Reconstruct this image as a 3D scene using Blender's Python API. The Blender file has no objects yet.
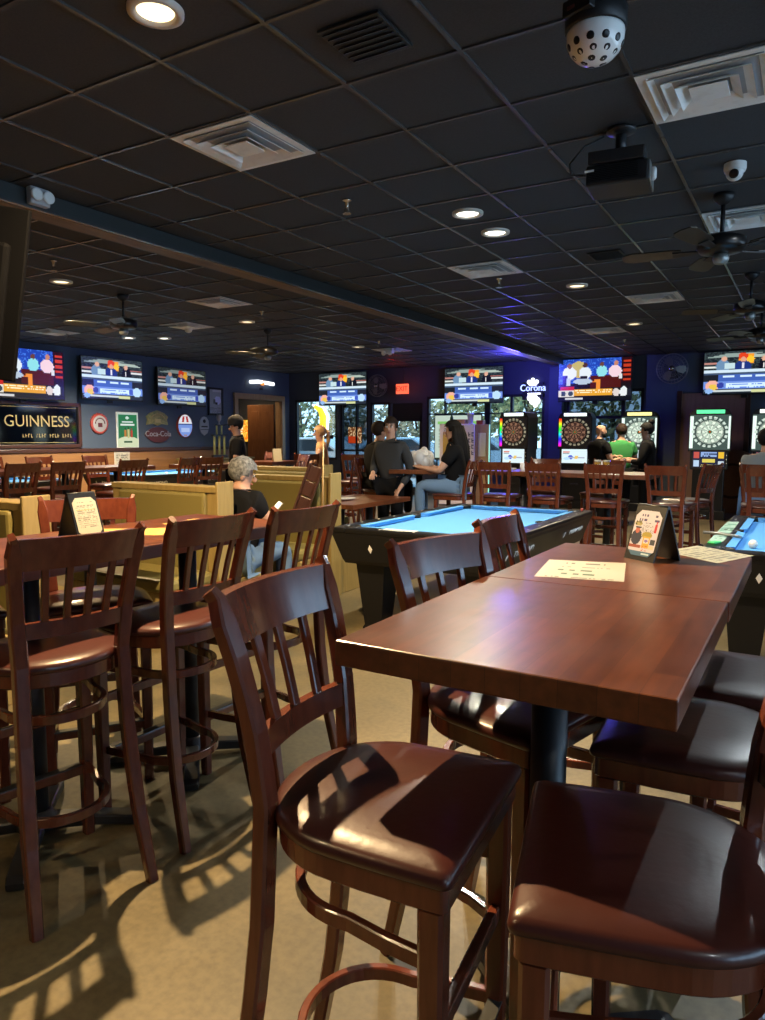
import bpy, bmesh, math, random
from mathutils import Vector, Matrix, Euler
random.seed(7)
S = bpy.context.scene
COL = S.collection
PI = math.pi
R = math.radians

# ---------------------------------------------------------------- camera, world, exposure
CAMZ, YAW, PITCH, ROLL, FOC = 1.47, 0.535, -0.102, 0.003, 719.0
def cam_axes():
    cy, sy, cp, sp = math.cos(YAW), math.sin(YAW), math.cos(PITCH), math.sin(PITCH)
    fw = Vector((-sy*cp, cy*cp, sp)); r = Vector((cy, sy, 0)); u = r.cross(fw)
    c, s = math.cos(ROLL), math.sin(ROLL)
    return c*r + s*u, c*u - s*r, fw
cam = bpy.data.cameras.new('camera'); co = bpy.data.objects.new('camera', cam); COL.objects.link(co)
r_, u_, f_ = cam_axes()
co.matrix_world = Matrix(((r_.x, u_.x, -f_.x, 0), (r_.y, u_.y, -f_.y, 0), (r_.z, u_.z, -f_.z, CAMZ), (0, 0, 0, 1)))
cam.sensor_fit = 'VERTICAL'; cam.sensor_height = 36; cam.lens = FOC/1020*36; cam.clip_start = .05; cam.clip_end = 400
S.camera = co
S.view_settings.view_transform = 'Standard'; S.view_settings.look = 'None'
S.view_settings.exposure = 0.12; S.view_settings.gamma = 1; S.view_settings.use_curve_mapping = False
S.cycles.caustics_reflective = False; S.cycles.caustics_refractive = False
S.cycles.sample_clamp_indirect = 4.0; S.cycles.max_bounces = 8
w = bpy.data.worlds.new('sky'); S.world = w; w.use_nodes = True
wn = w.node_tree.nodes; bg = wn['Background']
tc = wn.new('ShaderNodeTexCoord'); sx = wn.new('ShaderNodeSeparateXYZ'); rp = wn.new('ShaderNodeValToRGB')
w.node_tree.links.new(tc.outputs['Generated'], sx.inputs[0]); w.node_tree.links.new(sx.outputs['Z'], rp.inputs[0])
rp.color_ramp.elements[0].position = 0.0; rp.color_ramp.elements[0].color = (.43, .64, .88, 1)
rp.color_ramp.elements[1].position = .45; rp.color_ramp.elements[1].color = (.20, .42, .66, 1)
w.node_tree.links.new(rp.outputs[0], bg.inputs[0]); bg.inputs[1].default_value = 5.8
sun = bpy.data.lights.new('sun', 'SUN'); sun.energy = 6.5; sun.angle = .01; sun.color = (1, .93, .82)
so = bpy.data.objects.new('sun', sun); COL.objects.link(so); so.location = (0, -10, 30); so.rotation_euler = (R(48), 0, R(-25))
# strengths of the visible lamps and of the unseen ones added around them
LAMP = dict(warm=900, mid=215, cool=230, back=420, pool=90)
def portal(x, y, z, w, h, rot):
    l = bpy.data.lights.new('daylight_portal', 'AREA'); l.shape = 'RECTANGLE'; l.size = w; l.size_y = h; l.cycles.is_portal = True
    o = bpy.data.objects.new('daylight_portal', l); COL.objects.link(o); o.location = (x, y, z); o.rotation_euler = rot
portal(5.15, 3.5, 1.7, 11, 2.4, (0, R(90), 0))
portal(-6.7, 16.2, 1.5, 3, 1.9, (R(-90), 0, 0)); portal(-11.6, 16.2, 1.65, 1.4, 1.6, (R(-90), 0, 0))

# ---------------------------------------------------------------- materials
MAT = {}
def lin(c):
    return tuple((x/12.92 if x <= .04045 else ((x+.055)/1.055)**2.4) for x in c)
def mat(name, col, rough=.5, metal=0, emit=None, es=0, coat=0, spec=.5, noise=None, bump=None, stretch=None):
    m = bpy.data.materials.new(name); m.use_nodes = True; nt = m.node_tree; b = nt.nodes['Principled BSDF']
    b.inputs['Base Color'].default_value = (*col, 1); b.inputs['Roughness'].default_value = rough
    b.inputs['Metallic'].default_value = metal; b.inputs['Coat Weight'].default_value = coat; b.inputs['Coat Roughness'].default_value = .12
    b.inputs['Specular IOR Level'].default_value = spec
    if emit: b.inputs['Emission Color'].default_value = (*emit, 1); b.inputs['Emission Strength'].default_value = es
    if noise or bump:
        t = nt.nodes.new('ShaderNodeTexCoord'); mp = nt.nodes.new('ShaderNodeMapping'); nt.links.new(t.outputs['Object'], mp.inputs[0])
        if stretch: mp.inputs['Scale'].default_value = stretch
    if noise:   # (scale, second colour, low, high)
        sc, c2, lo, hi = noise
        n = nt.nodes.new('ShaderNodeTexNoise'); n.inputs['Scale'].default_value = sc; n.inputs['Detail'].default_value = 5
        cr = nt.nodes.new('ShaderNodeValToRGB'); cr.color_ramp.elements[0].position = lo; cr.color_ramp.elements[1].position = hi
        cr.color_ramp.elements[0].color = (*col, 1); cr.color_ramp.elements[1].color = (*c2, 1)
        nt.links.new(mp.outputs[0], n.inputs[0]); nt.links.new(n.outputs[0], cr.inputs[0]); nt.links.new(cr.outputs[0], b.inputs['Base Color'])
    if bump:    # (scale, strength)
        n2 = nt.nodes.new('ShaderNodeTexNoise'); n2.inputs['Scale'].default_value = bump[0]; n2.inputs['Detail'].default_value = 4
        bp = nt.nodes.new('ShaderNodeBump'); bp.inputs['Strength'].default_value = bump[1]; bp.inputs['Distance'].default_value = .004
        nt.links.new(mp.outputs[0], n2.inputs[0]); nt.links.new(n2.outputs[0], bp.inputs['Height']); nt.links.new(bp.outputs[0], b.inputs['Normal'])
    MAT[name] = m; return m
def attr_mat(name, emit):
    m = bpy.data.materials.new(name); m.use_nodes = True; nt = m.node_tree; b = nt.nodes['Principled BSDF']
    a = nt.nodes.new('ShaderNodeAttribute'); a.attribute_name = 'ink'
    if emit:
        b.inputs['Base Color'].default_value = (.01, .01, .01, 1); b.inputs['Roughness'].default_value = .25
        nt.links.new(a.outputs['Color'], b.inputs['Emission Color']); b.inputs['Emission Strength'].default_value = emit
    else:
        nt.links.new(a.outputs['Color'], b.inputs['Base Color']); b.inputs['Roughness'].default_value = .5
    MAT[name] = m; return m
mat('cherry', (.105, .0215, .0095), .24, coat=.5, noise=(9, (.155, .037, .016), .35, .7), stretch=(4, 4, .7), bump=(40, .05))
mat('cherry_old', (.085, .018, .0085), .26, coat=.5, noise=(14, (.13, .032, .014), .3, .75), stretch=(3, 3, 1))
mat('vinyl', (.050, .0115, .008), .34, coat=.3, noise=(5, (.066, .016, .011), .3, .7), bump=(60, .12))
mat('black_metal', (.012, .012, .013), .4, noise=(20, (.02, .02, .021), .3, .7))
mat('chrome', (.55, .52, .46), .22, metal=1)
mat('brass', (.5, .33, .1), .3, metal=1)
mat('black_gloss', (.007, .007, .008), .28, spec=.3)
mat('black_plastic', (.011, .011, .012), .45, spec=.35)
mat('black_fabric', (.012, .012, .014), .9, noise=(30, (.018, .018, .021), .3, .7))
mat('white_plastic', (.62, .62, .60), .4)
mat('cream_paper', (.62, .58, .44), .6)
mat('white_paint', (.80, .80, .77), .5, noise=(12, (.62, .60, .56), .5, .85))
mat('cloth_blue', (.075, .28, .60), .85, noise=(60, (.085, .31, .64), .3, .7))
mat('booth_wood', (.30, .215, .075), .5, noise=(7, (.22, .155, .05), .3, .75), stretch=(5, 5, .6))
mat('booth_vinyl', (.19, .155, .048), .42, bump=(30, .1))
mat('wainscot', (.30, .145, .05), .45, noise=(4, (.23, .105, .035), .3, .75), stretch=(1, .4, 5))
mat('dark_trim', (.05, .02, .012), .35)
mat('door_wood', (.19, .075, .028), .4, noise=(6, (.12, .045, .016), .3, .75), stretch=(5, 5, .6))
mat('pine_trim', (.36, .22, .11), .45, noise=(6, (.28, .16, .075), .3, .7), stretch=(4, 4, .6))
mat('wall_blue', (.055, .078, .118), .6, noise=(3, (.062, .086, .128), .35, .7))
mat('wall_dark', (.034, .041, .062), .6, noise=(3, (.040, .047, .070), .35, .7))
mat('tile', (.026, .027, .029), .85, noise=(90, (.036, .037, .040), .35, .7), bump=(140, .25))
mat('grid_bar', (.06, .06, .062), .27)
mat('beam_green', (.018, .022, .022), .5)
mat('beam_wood', (.17, .10, .055), .55, noise=(5, (.09, .055, .03), .3, .7), stretch=(4, .5, 4))
mat('panel_brown', (.32, .17, .12), .5, noise=(5, (.25, .13, .09), .3, .7), stretch=(4, 4, .5))
mat('skin', (.46, .26, .18), .5); mat('skin_tan', (.38, .20, .13), .5)
mat('hair_black', (.005, .004, .004), .75, spec=.2); mat('hair_brown', (.022, .013, .009), .75, spec=.2); mat('hair_grey', (.20, .20, .195), .7, noise=(40, (.05, .05, .05), .35, .65)); mat('hair_blond', (.33, .19, .08), .5)
mat('tee_black', (.005, .005, .006), .9, spec=.15); mat('tee_grey', (.16, .18, .20), .85); mat('tee_green', (.03, .22, .06), .85); mat('sweater_grey', (.032, .034, .038), .9, spec=.2); mat('tee_dark', (.012, .012, .014), .9, spec=.2); mat('tee_tan', (.42, .23, .10), .8); mat('denim', (.10, .17, .28), .85); mat('trouser_black', (.005, .005, .006), .9, spec=.15); mat('blue_cloth', (.05, .07, .28), .8)
mat('eye_white', (.6, .6, .6), .3); mat('lip', (.3, .1, .08), .5)
mat('red_sign', (.35, .05, .04), .4); mat('plaque_silver', (.35, .36, .38), .4); mat('plaque_gold', (.30, .25, .10), .45, noise=(20, (.12, .15, .06), .4, .7)); mat('dark_red', (.09, .02, .018), .4)
mat('trophy_gold', (.62, .60, .22), .3, metal=.15); mat('trophy_black', (.012, .012, .014), .3)
mat('gold_ink', (.42, .33, .14), .4, metal=.3); mat('white_ink', (.75, .75, .75), .5); mat('black_ink', (.01, .01, .01), .6); mat('ink_navy', (.03, .04, .15), .6); mat('red_ink', (.4, .02, .02), .6)
mat('mirror_dark', (.20, .21, .23), .06, metal=1)
mat('lamp_lens', (.8, .8, .8), .4, emit=(1, .80, .46), es=2.2); mat('lamp_lens_cool', (.8, .8, .8), .4, emit=(1, .97, .84), es=6)
mat('lamp_trim', (.55, .5, .44), .4)
mat('neon_blue', (.2, .3, .9), .4, emit=(.50, .62, 1), es=1.6); mat('neon_white', (.8, .8, .9), .4, emit=(.95, .97, 1), es=2.2)
mat('neon_yellow', (.9, .7, .1), .4, emit=(1, .72, .04), es=1.2); mat('exit_red', (.9, .2, .1), .4, emit=(1, .12, .05), es=1.5); mat('fan_blade', (.010, .013, .012), .35); mat('neon_red', (.9, .1, .05), .4, emit=(1, .07, .02), es=1.6); mat('neon_orange', (.9, .3, .05), .4, emit=(1, .30, .05), es=1.0); mat('neon_purple', (.4, .4, .9), .4, emit=(.45, .40, 1), es=.9)
mat('led_green', (.1, .8, .3), .4, emit=(.12, .95, .40), es=1.0); mat('led_white', (.8, .9, .8), .4, emit=(.86, 1, .9), es=1.2); mat('led_yellow', (.8, .8, .3), .4, emit=(1, .92, .35), es=1.1); mat('led_teal', (.3, .8, .7), .4, emit=(.35, .95, .80), es=.9)
mat('red_led', (.8, .1, .1), .4, emit=(1, .05, .04), es=2)
mat('ivory_ball', (.75, .73, .66), .12, coat=.5)
mat('cue_wood', (.52, .34, .14), .35); mat('rack_wood', (.075, .028, .018), .35, noise=(8, (.05, .018, .012), .3, .7), stretch=(5, 5, .6))
mat('cardboard_white', (.74, .70, .86), .6); mat('cardboard_tan', (.42, .24, .12), .6); mat('cardboard_yellow_lit', (.48, .33, .08), .5)
mat('plastic_bag', (.62, .63, .66), .4)
mat('beer', (.55, .30, .04), .2); mat('foam_white', (.7, .68, .6), .5)
mat('asphalt', (.30, .32, .33), .9, noise=(3, (.36, .38, .39), .3, .7)); mat('leaf', (.20, .22, .10), .8, noise=(6, (.34, .32, .15), .35, .65)); mat('leaf_tan', (.34, .28, .19), .8, noise=(6, (.24, .24, .14), .35, .65)); mat('bark', (.08, .06, .04), .9)
mat('car_white', (.55, .57, .58), .25, coat=.5); mat('car_glass', (.03, .04, .05), .1); mat('tyre', (.015, .015, .015), .8); mat('car_blue', (.20, .30, .40), .25, coat=.5)
mat('brick_far', (.34, .26, .2), .8)
mat('bottle_green', (.02, .08, .03), .1); mat('plate', (.55, .54, .5), .3)
mat('grey_metal', (.25, .26, .25), .4, metal=.6); mat('grey_dark', (.05, .05, .048), .45, metal=.5); mat('matte_black', (.0016, .0016, .002), .7, spec=.05); mat('dome_plastic', (.80, .82, .80), .2, coat=.4)
mat('green_chalk', (.05, .5, .15), .7)
attr_mat('screen', 1.05); attr_mat('screen_dim', .62); attr_mat('print', 0); attr_mat('lit_print', .75)
def floor_mat():
    m = bpy.data.materials.new('concrete'); m.use_nodes = True; nt = m.node_tree; b = nt.nodes['Principled BSDF']; L = nt.links.new
    t = nt.nodes.new('ShaderNodeTexCoord')
    n1 = nt.nodes.new('ShaderNodeTexNoise'); n1.inputs['Scale'].default_value = 1.1; n1.inputs['Detail'].default_value = 7; n1.inputs['Distortion'].default_value = .7
    n2 = nt.nodes.new('ShaderNodeTexNoise'); n2.inputs['Scale'].default_value = 38; n2.inputs['Detail'].default_value = 6
    L(t.outputs['Object'], n1.inputs[0]); L(t.outputs['Object'], n2.inputs[0])
    c1 = nt.nodes.new('ShaderNodeValToRGB'); e = c1.color_ramp.elements
    e[0].position = .34; e[0].color = (.072, .06, .032, 1); e[1].position = .66; e[1].color = (.165, .125, .056, 1)
    x = e.new(.5); x.color = (.128, .098, .046, 1)
    c2 = nt.nodes.new('ShaderNodeValToRGB'); c2.color_ramp.elements[0].position = .3; c2.color_ramp.elements[0].color = (.78, .78, .78, 1); c2.color_ramp.elements[1].position = .62; c2.color_ramp.elements[1].color = (1.08, 1.08, 1.08, 1)
    mx = nt.nodes.new('ShaderNodeMix'); mx.data_type = 'RGBA'; mx.blend_type = 'MULTIPLY'; mx.inputs[0].default_value = 1
    L(n1.outputs[0], c1.inputs[0]); L(n2.outputs[0], c2.inputs[0]); L(c1.outputs[0], mx.inputs[6]); L(c2.outputs[0], mx.inputs[7]); L(mx.outputs[2], b.inputs['Base Color'])
    b.inputs['Roughness'].default_value = .5
    bp = nt.nodes.new('ShaderNodeBump'); bp.inputs['Strength'].default_value = .15; bp.inputs['Distance'].default_value = .003; L(n2.outputs[0], bp.inputs['Height']); L(bp.outputs[0], b.inputs['Normal'])
    MAT['concrete'] = m
floor_mat()
def board_mat():       # butcher-block table top, boards along local y
    m = bpy.data.materials.new('table_wood'); m.use_nodes = True; nt = m.node_tree; b = nt.nodes['Principled BSDF']; L = nt.links.new
    t = nt.nodes.new('ShaderNodeTexCoord'); mp = nt.nodes.new('ShaderNodeMapping'); mp.inputs['Rotation'].default_value = (0, 0, PI/2)
    br = nt.nodes.new('ShaderNodeTexBrick'); br.inputs['Scale'].default_value = 1; br.inputs['Brick Width'].default_value = .42; br.inputs['Row Height'].default_value = .065; br.inputs['Mortar Size'].default_value = .0006; br.offset = .37
    br.inputs['Color1'].default_value = (.150, .045, .0155, 1); br.inputs['Color2'].default_value = (.092, .026, .0092, 1); br.inputs['Mortar'].default_value = (.07, .022, .01, 1)
    mp2 = nt.nodes.new('ShaderNodeMapping'); mp2.inputs['Scale'].default_value = (14, 1.6, 14)
    n = nt.nodes.new('ShaderNodeTexNoise'); n.inputs['Scale'].default_value = 3; n.inputs['Detail'].default_value = 6
    cr = nt.nodes.new('ShaderNodeValToRGB'); cr.color_ramp.elements[0].position = .3; cr.color_ramp.elements[0].color = (.65, .65, .65, 1); cr.color_ramp.elements[1].position = .7; cr.color_ramp.elements[1].color = (1.15, 1.15, 1.15, 1)
    mx = nt.nodes.new('ShaderNodeMix'); mx.data_type = 'RGBA'; mx.blend_type = 'MULTIPLY'; mx.inputs[0].default_value = 1
    L(t.outputs['Object'], mp.inputs[0]); L(mp.outputs[0], br.inputs[0]); L(t.outputs['Object'], mp2.inputs[0]); L(mp2.outputs[0], n.inputs[0]); L(n.outputs[0], cr.inputs[0])
    L(br.outputs[0], mx.inputs[6]); L(cr.outputs[0], mx.inputs[7]); L(mx.outputs[2], b.inputs['Base Color'])
    b.inputs['Roughness'].default_value = .3; b.inputs['Coat Weight'].default_value = .3; b.inputs['Coat Roughness'].default_value = .2
    n3 = nt.nodes.new('ShaderNodeTexNoise'); n3.inputs['Scale'].default_value = 7; r2 = nt.nodes.new('ShaderNodeMapRange'); r2.inputs['To Min'].default_value = .24; r2.inputs['To Max'].default_value = .42
    L(t.outputs['Object'], n3.inputs[0]); L(n3.outputs[0], r2.inputs[0]); L(r2.outputs[0], b.inputs['Roughness'])
    MAT['table_wood'] = m
board_mat()
def glass_mat(name, tint, gloss):
    m = bpy.data.materials.new(name); m.use_nodes = True; nt = m.node_tree
    for n in list(nt.nodes):
        if n.type == 'BSDF_PRINCIPLED': nt.nodes.remove(n)
    o = nt.nodes['Material Output']; t = nt.nodes.new('ShaderNodeBsdfTransparent'); t.inputs[0].default_value = (*tint, 1)
    g = nt.nodes.new('ShaderNodeBsdfGlossy'); g.inputs['Roughness'].default_value = .02; mx = nt.nodes.new('ShaderNodeMixShader'); mx.inputs[0].default_value = gloss
    nt.links.new(t.outputs[0], mx.inputs[1]); nt.links.new(g.outputs[0], mx.inputs[2]); nt.links.new(mx.outputs[0], o.inputs[0]); MAT[name] = m
glass_mat('window_glass', (.62, .66, .66), .05); glass_mat('tinted_glass', (.25, .28, .30), .10); glass_mat('clear_glass', (.9, .9, .9), .1)

# ---------------------------------------------------------------- mesh helper
class MB:
    def __init__(s): s.bm = bmesh.new(); s.mi = 0
    def faces(s, vs, fs, smooth=False):
        v = [s.bm.verts.new(p) for p in vs]
        for f in fs:
            try: q = s.bm.faces.new([v[i] for i in f]); q.smooth = smooth; q.material_index = s.mi
            except ValueError: pass
        return s
    def box(s, c, d, rot=None, bev=0, taper=None):
        b = bmesh.new(); bmesh.ops.create_cube(b, size=1)
        for v in b.verts:
            if taper and v.co.z < 0: v.co.x *= taper[0]; v.co.y *= taper[1]
            v.co = Vector((v.co.x*d[0], v.co.y*d[1], v.co.z*d[2]))
        if bev: bmesh.ops.bevel(b, geom=list(b.edges), offset=min(bev, min(d)*.45), segments=2, profile=.5, affect='EDGES')
        M = (Euler(rot).to_matrix() if rot is not None and not isinstance(rot, Matrix) else rot)
        if M is not None:
            for v in b.verts: v.co = M @ v.co
        for v in b.verts: v.co += Vector(c)
        return s.join(b)
    def join(s, b):
        idx = {}
        for v in b.verts: idx[v] = s.bm.verts.new(v.co)
        for f in b.faces:
            q = s.bm.faces.new([idx[v] for v in f.verts]); q.material_index = s.mi; q.smooth = f.smooth
        b.free(); return s
    def cyl(s, p0, p1, r0, r1=None, n=16, caps=True):
        return s.sweep([p0, p1], [r0, r0 if r1 is None else r1], n=n, caps=caps)
    def sweep(s, pts, rad, n=10, up=None, caps=True, closed=False, smooth=True):
        # rad: number, list of numbers (round) or tuple (half_w, half_h) / list of tuples (rectangle)
        P = [Vector(p) for p in pts]; m = len(P); rings = []
        if not isinstance(rad, list): rad = [rad]*m
        U = Vector(up) if up else None
        for i, p in enumerate(P):
            a = P[i-1] if (i > 0 or closed) else P[i]; b = P[(i+1) % m] if (i < m-1 or closed) else P[i]
            t = (b-a).normalized()
            ref = U if U else (Vector((0, 0, 1)) if abs(t.z) < .95 else Vector((1, 0, 0)))
            x = t.cross(ref).normalized(); y = x.cross(t).normalized()
            if isinstance(rad[i], tuple):
                hw, hh = rad[i][:2]; k = min(hw, hh)*.3
                pr = [(hw, -hh+k), (hw, hh-k), (hw-k, hh), (-hw+k, hh), (-hw, hh-k), (-hw, -hh+k), (-hw+k, -hh), (hw-k, -hh)]
            else: pr = [(rad[i]*math.cos(2*PI*j/n), rad[i]*math.sin(2*PI*j/n)) for j in range(n)]
            rings.append([s.bm.verts.new(p + x*u + y*v) for u, v in pr])
        k = len(rings[0]); sm = smooth and not isinstance(rad[0], tuple)
        for i in range(m if closed else m-1):
            A, B = rings[i], rings[(i+1) % m]
            for j in range(k):
                q = s.bm.faces.new([A[j], A[(j+1) % k], B[(j+1) % k], B[j]]); q.smooth = sm; q.material_index = s.mi
        if caps and not closed:
            for q in (s.bm.faces.new(rings[0][::-1]), s.bm.faces.new(rings[-1])): q.material_index = s.mi
        return s
    def lathe(s, prof, n=24, M=None, smooth=True, cap=True):
        rings = []
        for r, z in prof:
            ring = []
            for j in range(n):
                v = Vector((r*math.cos(2*PI*j/n), r*math.sin(2*PI*j/n), z))
                ring.append(s.bm.verts.new(M @ v if M else v))
            rings.append(ring)
        for A, B in zip(rings, rings[1:]):
            for j in range(n):
                q = s.bm.faces.new([A[j], A[(j+1) % n], B[(j+1) % n], B[j]]); q.smooth = smooth; q.material_index = s.mi
        if cap:
            for q in (s.bm.faces.new(rings[0][::-1]), s.bm.faces.new(rings[-1])): q.material_index = s.mi
        return s
    def layers(s, rings, smooth=True):
        RR = [[s.bm.verts.new(p) for p in r] for r in rings]; k = len(RR[0])
        for A, B in zip(RR, RR[1:]):
            for j in range(k):
                q = s.bm.faces.new([A[j], A[(j+1) % k], B[(j+1) % k], B[j]]); q.smooth = smooth; q.material_index = s.mi
        for q in (s.bm.faces.new(RR[0][::-1]), s.bm.faces.new(RR[-1])): q.material_index = s.mi; q.smooth = False
        return s
    def prism(s, out, z0, z1, M=None):
        a = [Vector((x, y, z0)) for x, y in out]; b = [Vector((x, y, z1)) for x, y in out]
        if M: a = [M @ v for v in a]; b = [M @ v for v in b]
        return s.layers([a, b], False)
    def ball(s, c, r, sc=(1, 1, 1), n=12, M=None):
        b = bmesh.new(); bmesh.ops.create_uvsphere(b, u_segments=n, v_segments=max(6, n*2//3), radius=1)
        for v in b.verts:
            q = Vector((v.co.x*r*sc[0], v.co.y*r*sc[1], v.co.z*r*sc[2])); v.co = (M @ q if M else q) + Vector(c)
        for f in b.faces: f.smooth = True
        return s.join(b)
    def text(s, body, size, M, ext=.004, align='CENTER', sx=1):
        cu = bpy.data.curves.new('t', 'FONT'); cu.body = body; cu.size = size; cu.extrude = ext; cu.align_x = align; cu.align_y = 'CENTER'; cu.resolution_u = 3
        o = bpy.data.objects.new('t', cu); COL.objects.link(o); dg = bpy.context.evaluated_depsgraph_get(); dg.update()
        me = bpy.data.meshes.new_from_object(o.evaluated_get(dg)); bpy.data.objects.remove(o); bpy.data.curves.remove(cu)
        b = bmesh.new(); b.from_mesh(me); bpy.data.meshes.remove(me)
        for v in b.verts: v.co = M @ Vector((v.co.x*sx, v.co.y, v.co.z))
        return s.join(b)
    def build(s, name, mats, parent=None, loc=None, rot=None):
        bmesh.ops.recalc_face_normals(s.bm, faces=s.bm.faces)
        me = bpy.data.meshes.new(name); s.bm.to_mesh(me); s.bm.free()
        for m in (mats if isinstance(mats, (list, tuple)) else [mats]): me.materials.append(MAT[m])
        o = bpy.data.objects.new(name, me); COL.objects.link(o); o.parent = parent
        if loc: o.location = loc
        if rot is not None: o.rotation_euler = (0, 0, rot) if not isinstance(rot, tuple) else rot
        return o
def thing(name, label, cat, loc=(0, 0, 0), rz=0, group=None):
    o = bpy.data.objects.new(name, None); COL.objects.link(o); o.location = loc; o.rotation_euler = (0, 0, rz) if not isinstance(rz, tuple) else rz
    o.empty_display_size = .1
    return tag(o, label, cat, group)
def tag(o, label, cat, group=None):
    o['label'] = label; o['category'] = cat
    if group: o['group'] = group
    return o
def struct(name, mb, m, **k):
    o = mb.build(name, m, **k); o['kind'] = 'structure'; return o
def dup(root, loc, rz, label, group=None, skip=()):
    r = root.copy(); COL.objects.link(r); r.location = loc; r.rotation_euler = (0, 0, rz) if not isinstance(rz, tuple) else rz; r['label'] = label
    if group: r['group'] = group
    def rec(a, b):
        for ch in list(a.children):
            if ch.name.split('.')[0] in skip: continue
            c = ch.copy(); COL.objects.link(c); c.parent = b; rec(ch, c)
    rec(root, r); return r
def spot(u, d):        # plan position on the bearing of column u at forward distance d from the viewpoint
    lat = (u-382.5)/FOC*d
    return Vector((lat*math.cos(YAW)-d*math.sin(YAW), lat*math.sin(YAW)+d*math.cos(YAW), 0))
FACE = math.degrees(YAW)
# picture: a flat printed or glowing sheet in the local XZ plane looking along -Y, cells coloured by fn(u, v)
def picture(name, w, h, nx, ny, fn, m, parent=None, y=0, z=0, M=None):
    me = bpy.data.meshes.new(name); vs = []; fs = []; cols = []
    for j in range(ny+1):
        for i in range(nx+1):
            p = Vector((-w/2+w*i/nx, y, z-h/2+h*j/ny)); vs.append(M @ p if M else p)
    for j in range(ny):
        for i in range(nx):
            a = j*(nx+1)+i; fs.append((a, a+1, a+nx+2, a+nx+1)); c = lin(fn((i+.5)/nx, (j+.5)/ny)); cols += [(*c, 1)]*4
    me.from_pydata(vs, [], fs); ca = me.color_attributes.new('ink', 'FLOAT_COLOR', 'CORNER')
    ca.data.foreach_set('color', [x for c in cols for x in c]); me.materials.append(MAT[m])
    o = bpy.data.objects.new(name, me); COL.objects.link(o); o.parent = parent; return o
def hsh(a, b): return (math.sin(a*127.1+b*311.7)*43758.5453) % 1
def paint(shapes, base, asp=1.0):
    def fn(u, v):
        c = base
        for s in shapes:
            k = s[0]
            if k == 'r':
                if s[1] <= u <= s[3] and s[2] <= v <= s[4]: c = s[5]
            elif k == 'e':
                if ((u-s[1])/s[3])**2+((v-s[2])/s[4])**2 <= 1: c = s[5]
            elif k == 't':      # rows of tiny unreadable print: (x0, y0, x1, y1, colour, rows, columns)
                if s[1] <= u <= s[3] and s[2] <= v <= s[4]:
                    row = (v-s[2])/(s[4]-s[2])*s[6]; cl = int((u-s[1])/(s[3]-s[1])*s[7])
                    if row % 1 < .55 and hsh(int(row), cl) > .35: c = s[5]
            elif k == 'q':      # slanted quad: (x0, x1, v0, v1, shear)
                x = u-(v-s[3])*s[5]
                if s[1] <= x <= s[2] and s[3] <= v <= s[4]: c = s[6]
            elif k == 'n':      # speckle within a rectangle
                if s[1] <= u <= s[3] and s[2] <= v <= s[4] and hsh(int(u*61), int(v*43)) > s[6]: c = s[5]
        return c
    return fn

# ---------------------------------------------------------------- the room
CZ = 3.17; TX, TY, TS = -2.0416, 2.4725, .6096
struct('floor', MB().box((-4.5, 6.2, -.05), (22, 21, .1)), 'concrete')
struct('ceiling', MB().box((-4.5, 6.2, CZ+.06), (22, 21, .1)), 'tile')
g = MB()
for k in range(-22, 13):
    x = TX+TS*k
    if -12.5 < x < 5: g.box((x, 6, CZ+.005), (.02, 20, .010))
for k in range(-11, 23):
    y = TY+TS*k
    if -4 < y < 16: g.box((-3.75, y, CZ+.0045), (17.5, .02, .009))
struct('trim_1', g, 'grid_bar')
g = MB(); g.box((-4.77, 6, 3.115), (.02, 20, .11)); g.box((-5.03, 6, 3.115), (.02, 20, .11)); g.mi = 1
g.box((-4.9, 6, 3.07), (.24, 20, .02)); g.mi = 2
g.box((-4.765, 6, 3.052), (.03, 20, .018))
struct('trim_2', g, ['beam_green', 'beam_wood', 'grid_bar'])
# left wall with the door opening (y 13.85..15.62)
g = MB(); g.box((-12.58, 4.85, 1.6), (.16, 18, 3.2)); g.box((-12.58, 14.735, 2.81), (.16, 1.77, .78)); g.box((-12.58, 15.9, 1.6), (.16, .56, 3.2))
struct('wall_left', g, 'wall_blue')
g = MB(); g.box((-12.48, 4.75, .57), (.03, 17.5, 1.14))
struct('trim_3', g, 'wainscot')
g = MB(); g.box((-12.465, 4.75, 1.175), (.06, 17.5, .075), bev=.012)
struct('trim_4', g, 'dark_trim')
g = MB(); g.box((-12.47, 13.8, 1.23), (.07, .13, 2.46), bev=.01); g.box((-12.47, 15.67, 1.23), (.07, .13, 2.46), bev=.01); g.box((-12.47, 14.735, 2.48), (.07, 2.0, .14), bev=.01)
g.box((-12.58, 13.86, 1.21), (.17, .03, 2.42)); g.box((-12.58, 15.61, 1.21), (.17, .03, 2.42))
struct('trim_5', g, 'pine_trim')
# small room behind the door
g = MB(); g.box((-15.1, 14.7, 1.6), (.1, 3.4, 3.2)); g.box((-13.9, 13.05, 1.6), (2.5, .1, 3.2)); g.box((-13.9, 16.1, 1.6), (2.5, .1, 3.2))
struct('wall_passage', g, 'wall_dark')
g = MB(); g.box((-14.98, 15.3, 1.2), (.08, .16, 2.4)); g.box((-14.98, 14.2, 1.2), (.08, .16, 2.4)); g.box((-14.98, 14.75, 2.45), (.08, 1.3, .16))
struct('trim_6', g, 'wainscot')
d = MB(); d.box((.43, 0, 1.18), (.86, .045, 2.3), bev=.006)
for z in (.62, 1.75):
    for x in (.25, .61): d.box((x, -.024, z), (.24, .012, .8 if z > 1 else .75), bev=.004); d.box((x, .024, z), (.24, .012, .8 if z > 1 else .75), bev=.004)
dr = struct('door_1', d, 'door_wood', loc=(-12.70, 15.58, 0), rot=R(186))
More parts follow.
